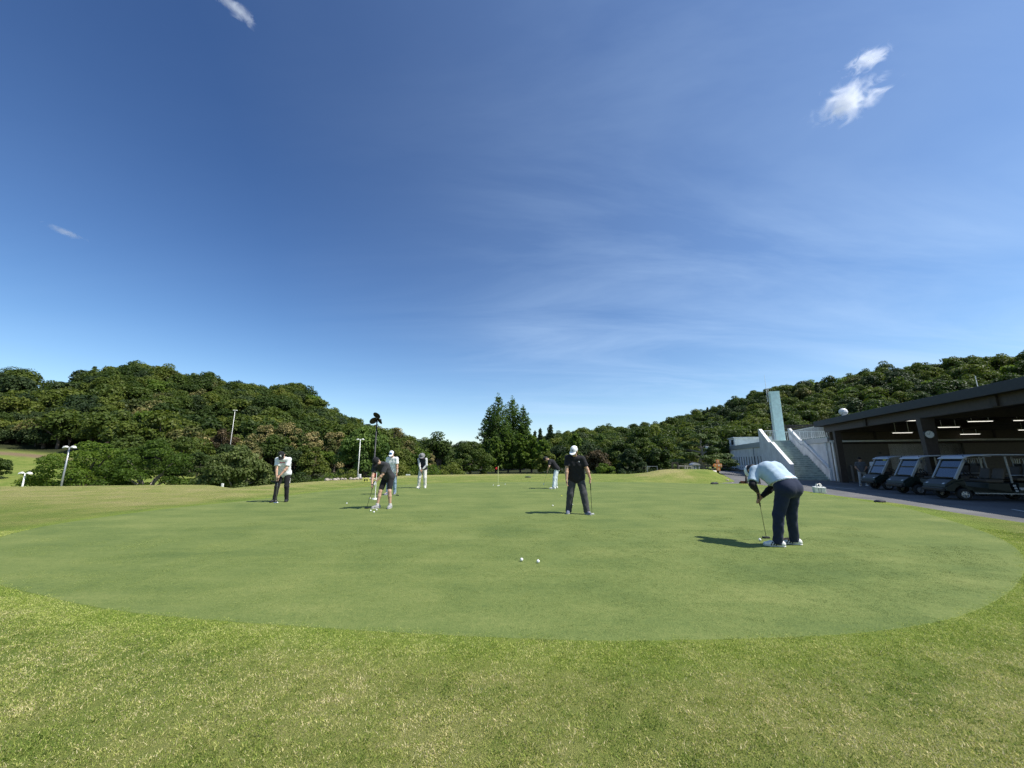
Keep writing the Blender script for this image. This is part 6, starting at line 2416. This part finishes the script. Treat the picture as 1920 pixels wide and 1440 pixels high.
    # ---------------- shoes
    for ft, tv, an in ((fL, toeL, ankL), (fR, toeR, ankR)):
        so_ = np.cross(up, tv)
        Sh = Field(ft - 0.25, ft + 0.25 + up * 0.1, 0.008)
        Sh.cap(ft - tv * 0.065 + up * 0.045, ft + tv * 0.10 + up * 0.040, 0.044, 0.044, 0.02)
        Sh.cap(ft + tv * 0.09 + up * 0.036, ft + tv * 0.165 + up * 0.030, 0.045, 0.036, 0.02)
        Sh.cap(ft - tv * 0.045 + up * 0.05, an - tv * 0.01 + up * 0.0, 0.045, 0.046, 0.03, flat=2)
        Sh.cut(ft + up * 0.016, -up)
        V, Q = Sh.mesh()
        sh_o = mesh_obj('shoe', V, Q, shoes, root, smooth=True)
        So = Field(ft - 0.25, ft + 0.25, 0.008)
        So.cap(ft - tv * 0.065 + up * 0.03, ft + tv * 0.10 + up * 0.03, 0.049, 0.050, 0.02)
        So.cap(ft + tv * 0.09 + up * 0.03, ft + tv * 0.168 + up * 0.03, 0.050, 0.040, 0.02)
        So.cut(ft + up * 0.017, up)
        So.cut(ft + up * 0.001, -up)
        V, Q = So.mesh()
        mesh_obj('sole', V, Q, sole or M_black, sh_o, smooth=False)
        if socks is not None:
            Sk = Field(ft - 0.2, ft + 0.25 + up * 0.1, 0.008)
            Sk.cap(ft + up * 0.07, an + (up * 0.05), 0.045, 0.046, 0.01, flat=2)
            V, Q = Sk.mesh()
            mesh_obj('sock', V, Q, socks, root, smooth=True)
        if shoe_stripes:
            mb = MB()
            for q in (-1, 1):
                for k in range(3):
                    b0 = ft + tv * (0.035 + 0.032 * k) + so_ * q * 0.050 + up * 0.022
                    b1 = ft + tv * (0.005 + 0.032 * k) + so_ * q * 0.040 + up * 0.072
                    mb.bar(b0, b1, 0.008, 0.017)
            mb.build('stripe', M_black, sh_o)
    # ---------------- headwear and hair
    if hair:
        Hh = Field(hc_ - 0.2, hc_ + 0.2, 0.007)
        Hh.ell(hp(0, -0.016, 0.035), np.array([0.084, 0.100, 0.100]) * S, HR, 0.01)
        Hh.ell(hp(0, -0.045, -0.02), np.array([0.074, 0.066, 0.068]) * S, HR, 0.02)
        Hh.cut(hp(0, 0.055, 0.0), hf * 1.0 - hu * 0.55)
        Hh.cut(hp(0, -0.03, -0.075), -hu)
        V, Q = Hh.mesh()
        mesh_obj('hair', V, Q, M_hair, root, smooth=True)
    if cap is not None:
        Cp = Field(hc_ - 0.26, hc_ + 0.26, 0.0065)
        Cp.ell(hp(0, -0.008, 0.040), np.array([0.091, 0.110, 0.104]) * S, HR, 0.0)
        Cp.cut(hp(0, 0, 0.034), -hu)
        if cap_kind == 'cap':
            Br = Field(hc_ - 0.26, hc_ + 0.26, 0.0065)
            Br.ell(hp(0, 0.10, 0.036), np.array([0.082, 0.098, 0.028]) * S, HR, 0.0)
            Br.cut(hp(0, 0, 0.034), -hu)
            Br.cut(hp(0, 0.03, 0.03), -hf)
            Br.cut(hp(0, 0.10, 0.046), hu)
            V, Q = Br.mesh()
            mk = cap_mark[1] if (cap_mark and cap_mark[0] == 'brim') else cap
        else:
            Br = Field(hc_ - 0.26, hc_ + 0.26, 0.0065)
            Br.ell(hp(0, 0.012, 0.030), np.array([0.155, 0.175, 0.035]) * S, HR, 0.0)
            Br.cut(hp(0, 0, 0.030), -hu)
            Br.cut(hp(0, 0, 0.042), hu)
            V, Q = Br.mesh()
            mk = cap
        V2, Q2 = Cp.mesh()
        co = mesh_obj('cap' if cap_kind == 'cap' else 'hat', V2, Q2, cap, root, smooth=True)
        mesh_obj('brim', V, Q, mk, co, smooth=True)
        if cap_mark and cap_mark[0] == 'front':
            Mk = Field(hc_ - 0.26, hc_ + 0.26, 0.0065)
            Mk.ell(hp(0, -0.006, 0.040), np.array([0.094, 0.113, 0.106]) * S, HR, 0.0)
            for n_, p_ in ((-hu, 0.058), (hu, 0.118)):
                Mk.cut(hp(0, 0, p_), n_)
            for q in (-1, 1):
                Mk.cut(hp(q * cap_mark[2], 0, 0), hr * q)
            Mk.cut(hp(0, 0.03, 0), -hf)
            V, Q = Mk.mesh()
            mesh_obj('cap_patch', V, Q, cap_mark[1], co, smooth=True)
    if glove is not None:
        k, mt = glove
        G = Field(lo, hi, h)
        for (p, q, ra, rb) in arms[k][3]:
            G.cap(p, q, ra + 0.003, rb + 0.003, 0.006)
        V, Q = G.mesh()
        mesh_obj('glove', V, Q, mt, root, smooth=True)
    if chest_mark is not None:
        mt, (x0, x1, z0, z1) = chest_mark
        Cm = Field(lo, hi, h)
        for q in (-1, 1):
            Cm.cap(s0 + r * q * 0.058 * S - d1 * 0.06, che + rs * q * 0.075 * S, 0.106 * S * g_ + 0.0255, 0.108 * S * g_ ** 0.7 + 0.0255, 0.05, wob=0.0035)
            Cm.cap(che + rs * q * 0.075 * S, nkb + rs * q * 0.06 * S - d3 * 0.055, 0.108 * S * g_ ** 0.7 + 0.0255, 0.078 * S + 0.0125, 0.05, wob=0.0025)
        Cm.cut(che + d2 * z1, d2)
        Cm.cut(che + d2 * z0, -d2)
        Cm.cut(che + rs * x1, rs)
        Cm.cut(che + rs * x0, -rs)
        Cm.cut(che + fs * 0.02, -fs)
        V, Q = Cm.mesh()
        if len(Q): mesh_obj('shirt_print', V, Q, mt, root, smooth=True)
    info = dict(root=root, c0=c0, gpt=None if gpt is None else gpt + c0, gax=gax, loc=lambda x, y, z: loc(x, y, z) + c0, hipL=hipL + c0)
    return info


def putter(label, top, bot, hdir, head_mat=None, shaft=None, grip_len=0.26, head='blade'):
    """club from the top of its grip to the point where the shaft meets the head"""
    top, bot = np.array(top, float), np.array(bot, float)
    o = empty('putter', bot, 0, label, 'golf club', 'putters')
    t = top - bot
    L = np.linalg.norm(t)
    u = t / L
    mb = MB()
    mb.tube([(0, 0, 0.0), u * (L - grip_len), u * (L - 0.02)], [0.0048, 0.0062, 0.0066], 8)
    mb.build('shaft', shaft or M_shaft, o, smooth=True)
    mb = MB()
    mb.tube([u * (L - grip_len), u * (L - 0.1), u * L], [0.0095, 0.0125, 0.0145], 10)
    mb.build('grip', M_grip, o, smooth=True)
    hd = np.array([hdir[0], hdir[1], 0.0])
    hd /= np.linalg.norm(hd)
    sd_ = np.array([-hd[1], hd[0], 0])
    mb = MB()
    a = -0.028 if head == 'blade' else -0.05
    P = []
    for z in (-0.020, 0.010):
        for q, w_ in ((-0.055, a), (0.06, a), (0.06, 0.018), (-0.055, 0.018)):
            P.append(hd * q + sd_ * w_ * (1.0 if z < 0 else 0.75) + np.array([0, 0, z]))
    mb.hexa(P)
    mb.build('club_head', head_mat or M_shaft, o, bevel=0.004)
    return o


W_TEE = cloth('white_cotton', (0.74, 0.75, 0.76))
BLK = cloth('black_cloth', (0.012, 0.012, 0.014))
BLK2 = cloth('black_polo', (0.014, 0.014, 0.017))
CHARC = cloth('charcoal_cloth', (0.035, 0.036, 0.040))
GREYJ = cloth('grey_denim', (0.055, 0.056, 0.060), wr=0.012)
DENIM = cloth('pale_denim', (0.26, 0.36, 0.47), wr=0.01)
PALEB = cloth('pale_blue_trouser', (0.60, 0.67, 0.70))
CREAM = cloth('cream_trouser', (0.62, 0.60, 0.54))
PGREY = cloth('pale_grey_knit', (0.55, 0.55, 0.55))
NAVYV = cloth('navy_vest', (0.016, 0.018, 0.03))
NAVY = cloth('navy_trouser', (0.014, 0.022, 0.050), wr=0.012)
SKYB = cloth('light_blue_polo', (0.40, 0.51, 0.61), wr=0.014)
GREYC = cloth('grey_check_hat', (0.22, 0.22, 0.22))
WCAP = cloth('white_cap', (0.76, 0.77, 0.78))
BLUEC = cloth('blue_patch', (0.06, 0.17, 0.38))
REDP = cloth('red_print', (0.50, 0.05, 0.09))
GREYM = cloth('grey_patch', (0.32, 0.34, 0.38))
WSHOE = simple('white_shoe', (0.70, 0.69, 0.65), 0.5, var=0.1)
BSHOE = simple('black_shoe', (0.015, 0.015, 0.016), 0.5, var=0.2)
GSHOE = simple('grey_shoe', (0.30, 0.30, 0.30), 0.6, var=0.35, scale=14)
NSHOE = simple('blue_grey_shoe', (0.16, 0.18, 0.26), 0.6, var=0.5, scale=14)
WSOLE = simple('white_sole', (0.66, 0.66, 0.62), 0.6, var=0.1)
WBELT = simple('white_belt', (0.68, 0.66, 0.66), 0.5, var=0.15)
GREYSH = cloth('slate_shirt', (0.10, 0.105, 0.115))
LGREY = cloth('light_grey_trouser', (0.36, 0.36, 0.35))
SOCK = cloth('white_sock', (0.55, 0.55, 0.53))


def feet_px(uL, vL, uR, vR, z=0.004):
    return pz(uL, vL, z), pz(uR, vR, z)


# 1. nearest golfer, seen from behind on his left
i1 = golfer('golfer in light blue polo and navy trousers bent far over a putt, nearest of all', feet_px(1459, 1025, 1490, 1021), -19, toe_heads=(-66, -58), elbow=0.15, rise=0.03, H=1.75, lean=56, curve=22, hip_back=0.20, hip_z=0.895, sway=-0.06, head_pitch=112,
            grip=(-0.17, 0.25, 0.71), grip_axis=(-0.1, 0.2, -0.9), shirt=SKYB, trousers=NAVY, shoes=WSHOE, sole=WSOLE, cap=WCAP, belt=WBELT, arm_cover=BLK, shoe_stripes=True, girth=1.30, h=0.0075, toe=6, hem=-0.135, pant_r=1.12, sleeve=0.62)
bot = pz(1437, 1010, 0.0)
bot[2] = 0.026
top = i1['gpt'] + (i1['gpt'] - bot) / np.linalg.norm(i1['gpt'] - bot) * 0.10
putter('slim steel putter held by the nearest golfer in light blue', top, bot, (-1, 0.1), M_char)

# 2. white capped man leaning on his club
i2 = golfer('heavy golfer in white cap, black polo and dark grey jeans, leaning on his putter', feet_px(1066, 962.5, 1101, 964.5), 180, H=1.74, lean=17, curve=10, hip_back=0.06, hip_z=0.90, head_pitch=40, head_turn=26, side_lean=5, head_tilt=12, twist=8,
            grip=(-0.33, 0.10, 0.80), grip_axis=(0, 0, -1), lhand='grip_top', rhand=(0.29, 0.16, 0.80), shirt=BLK2, trousers=GREYJ, shoes=NSHOE, sole=WSOLE, cap=WCAP, cap_mark=('front', GREYM, 0.03), girth=1.28, skin=SK_LIGHT, toe=16, hem=0.10, pant_r=1.25,
            chest_mark=(WCAP, (-0.115, -0.08, 0.055, 0.105)))
p0 = i2['gpt'].copy()
putter('black putter with a white head propped under the hand of the white capped golfer', p0 + np.array([0, 0, 0.05]), (p0[0] + 0.01, p0[1] - 0.02, 0.026), (-1, 0.1), WSHOE, M_black)

# 3. white shirt and black trousers
i3 = golfer('golfer in white shirt with red print, black trousers and black cap, putting', feet_px(514, 941.5, 537, 940.5), 172, H=1.74, lean=24, curve=10, hip_back=0.08, hip_z=0.895, head_pitch=62, head_turn=-12,
            grip=(0.03, 0.30, 0.76), grip_axis=(0.05, 0.2, -0.9), shirt=W_TEE, trousers=BLK, shoes=BSHOE, cap=BLK, cap_mark=('front', WCAP, 0.022), skin=SK_LIGHT, toe=14, hem=0.10, chest_mark=(REDP, (-0.14, 0.14, 0.045, 0.11)), girth=1.0)
bot = pz(517, 943.5, 0.0)
bot[2] = 0.026
top = i3['gpt'] + (i3['gpt'] - bot) / np.linalg.norm(i3['gpt'] - bot) * 0.12
putter('thin putter held by the golfer in white shirt and black trousers', top, bot, (1, 0.1))

# 4. black shorts
i4 = golfer('golfer in dark grey shirt, black shorts and white glove, reaching out with a black putter', feet_px(707, 953, 731, 953), 196, H=1.66, lean=40, curve=12, hip_back=0.14, hip_z=0.885, head_pitch=74, head_turn=-10, side_lean=10,
            grip=(0.15, 0.34, 0.66), grip_axis=(0.35, 0.35, -0.8), shirt=CHARC, trousers=BLK, shorts=True, shoes=GSHOE, sole=WSOLE, cap=BLK, skin=SK_LIGHT, toe=16, glove=(-1, WCAP), hem=0.03, socks=SOCK, girth=0.98, sleeve=0.62)
bot = pz(687.5, 954, 0.0)
bot[2] = 0.026
top = i4['gpt'] + (i4['gpt'] - bot) / np.linalg.norm(i4['gpt'] - bot) * 0.12
putter('long black putter slanting out from the golfer in black shorts', top, bot, (-1, 0.2), M_black, M_black, head='mallet')

# 5. blue and white cap
i5 = golfer('golfer in white shirt, pale jeans and blue and white cap, partly hidden by another', feet_px(726, 928, 740, 926.5), 186, H=1.72, lean=10, curve=7, hip_back=0.03, hip_z=0.905, head_pitch=40, head_turn=-6,
            grip=(-0.23, 0.14, 0.74), grip_axis=(-0.18, 0.0, -1), lhand='grip_top', rhand=(0.24, 0.12, 0.74), shirt=W_TEE, trousers=DENIM, shoes=NSHOE, sole=WSOLE, cap=WCAP, cap_mark=('front', BLUEC, 0.05), skin=SK_LIGHT, toe=14, hem=0.06, h=0.01)
bot = pz(745, 929.5, 0.0)
bot[2] = 0.026
top = i5['gpt'] + (i5['gpt'] - bot) / np.linalg.norm(i5['gpt'] - bot) * 0.10
putter('dark putter hanging at the side of the golfer in the blue and white cap', top, bot, (1, -0.2), M_char, M_char)

# 6. grey brimmed hat
i6 = golfer('golfer in grey brimmed hat, dark vest, pale sleeves and cream trousers', feet_px(785, 915, 797, 915), 182, H=1.74, lean=20, curve=8, hip_back=0.07, hip_z=0.90, head_pitch=52, head_turn=-14,
            grip=(-0.02, 0.27, 0.80), grip_axis=(0.0, 0.2, -0.9), shirt=NAVYV, long_sleeve=PGREY, trousers=CREAM, shoes=WSHOE, sole=WSOLE, cap=GREYC, cap_kind='hat', skin=SK_TAN, toe=12, hem=0.0, h=0.01, pant_r=1.15)
bot = i6['loc'](0.0, 0.52, 0.026)
top = i6['gpt'] + (i6['gpt'] - bot) / np.linalg.norm(i6['gpt'] - bot) * 0.12
putter('thin putter held by the golfer in the grey brimmed hat', top, bot, (-1, 0.0))

# 7. black cap, pale blue trousers, in profile
i7 = golfer('golfer in black cap, black polo and pale blue trousers, bent in profile over his putter', feet_px(1038, 917, 1042, 915.5), -82, H=1.76, lean=40, curve=10, hip_back=0.12, hip_z=0.90, head_pitch=78,
            grip=(-0.03, 0.33, 0.82), grip_axis=(-0.05, 0.25, -0.9), shirt=BLK2, trousers=PALEB, shoes=WSHOE, sole=WSOLE, cap=BLK, skin=SK_LIGHT, toe=6, hem=0.05, h=0.01, pant_r=1.18, girth=1.06)
bot = i7['loc'](-0.04, 0.52, 0.22)
top = i7['gpt'] + (i7['gpt'] - bot) / np.linalg.norm(i7['gpt'] - bot) * 0.12
putter('putter lifted just off the grass by the golfer in the black cap and pale trousers', top, bot, (0.3, -1), WSHOE)

# 8, 9. two people standing by the carts, in the shade of the shelter
golfer('person in dark cap, slate shirt and light grey trousers standing by the shelter wall', feet_px(1614, 911.5, 1626, 911, ZG + 0.006), 215, H=1.72, lean=3, curve=3, hip_back=0.0, hip_z=0.91, head_pitch=6, head_turn=-50,
       lhand=(-0.16, 0.22, 1.02), rhand=(0.17, 0.24, 1.0), shirt=GREYSH, trousers=LGREY, shoes=WSHOE, sole=WSOLE, cap=BLK, toe=14, hem=0.02, h=0.011, group='people by the carts')
golfer('person in dark cap and white shirt standing behind the farthest cart', (lambda p: (p - np.array([0.09, 0, 0]), p + np.array([0.09, 0, 0])))(np.array([py(1643, 880, 25.6)[0], 25.6, ZG + 0.006])), 235, H=1.72, lean=5, curve=4, hip_back=0.0, hip_z=0.91, head_pitch=8,
       lhand=(-0.20, 0.10, 0.86), rhand=(0.22, 0.14, 0.88), shirt=W_TEE, trousers=BLK, shoes=BSHOE, cap=BLK, toe=12, hem=0.04, h=0.011, group='people by the carts')
# ------------------------------------------------------------------ small torn clouds
def cloud(u, v_, Y, wpx, hpx, tilt, dens, label, seed, stretch=1.25):
    c = py(u, v_, Y)
    dist = float(np.linalg.norm(c - np.array([0, 0, CAMH])))
    mpp = dist / math.sqrt(FPX ** 2 + (u - 960) ** 2 + (v_ - 720) ** 2)
    A, Bz = wpx * mpp / 2, hpx * mpp / 2
    m = bpy.data.materials.new('cloud_vapour')
    m.use_nodes = True
    nt = m.node_tree
    nt.nodes.clear()
    out = N(nt, 'ShaderNodeOutputMaterial')
    vol = N(nt, 'ShaderNodeVolumePrincipled')
    vol.inputs['Color'].default_value = (1, 1, 1, 1)
    vol.inputs['Anisotropy'].default_value = 0.4
    tc = N(nt, 'ShaderNodeTexCoord').outputs['Object']
    mp = N(nt, 'ShaderNodeMapping')
    mp.inputs['Location'].default_value = (seed * 3.7, seed * 1.9, seed * 0.7)
    mp.inputs['Scale'].default_value = (1.0, 0.55, stretch * Bz / A)
    nt.links.new(tc, mp.inputs['Vector'])
    n1 = noise(nt, 2.6, 9, 0.66, mp.outputs[0], 1.0)
    ln = N(nt, 'ShaderNodeVectorMath', operation='LENGTH')
    nt.links.new(tc, ln.inputs[0])
    fall = maths(nt, 'SUBTRACT', 1.0, ln.outputs['Value'])
    d = maths(nt, 'ADD', maths(nt, 'MULTIPLY', fall, 0.50), n1)
    d = maths(nt, 'MULTIPLY', maths(nt, 'SUBTRACT', d, 0.72), 5.0, True)
    d = maths(nt, 'MULTIPLY', d, maths(nt, 'GREATER_THAN', fall, 0.0))
    nt.links.new(maths(nt, 'MULTIPLY', d, dens / A), vol.inputs['Density'])
    nt.links.new(vol.outputs[0], out.inputs['Volume'])
    mb = MB()
    mb.ball((0, 0, 0), 1.0, 20, 14)
    o = mb.build('cloud', m, smooth=True)
    o.location = c
    # long axis across the view, tilted
    view = Vector(c) - Vector((0, 0, CAMH))
    q = view.to_track_quat('Y', 'Z')
    o.rotation_euler = (q.to_matrix() @ Matrix.Rotation(tilt, 3, 'Y')).to_euler()
    o.scale = (A, A * 0.55, Bz)
    m.cycles.volume_step_rate = 0.35 if hasattr(m.cycles, 'volume_step_rate') else 1
    tag(o, label, 'cloud', 'small clouds in the blue sky')


cloud(1592, 188, 1500, 190, 100, rad(1), 3.6, 'larger torn white cloud at the upper right, trailing a tail to lower left', 1.0)
cloud(1626, 113, 1500, 112, 56, rad(3), 2.3, 'smaller white wisp above the larger cloud at the upper right', 2.0)
cloud(446, 18, 1400, 110, 42, rad(12), 1.8, 'faint slanting cloud cut by the top edge of the photo', 3.0)
cloud(122, 436, 2200, 84, 20, rad(8), 1.3, 'tiny faint pair of wisps low in the sky at far left', 4.0)
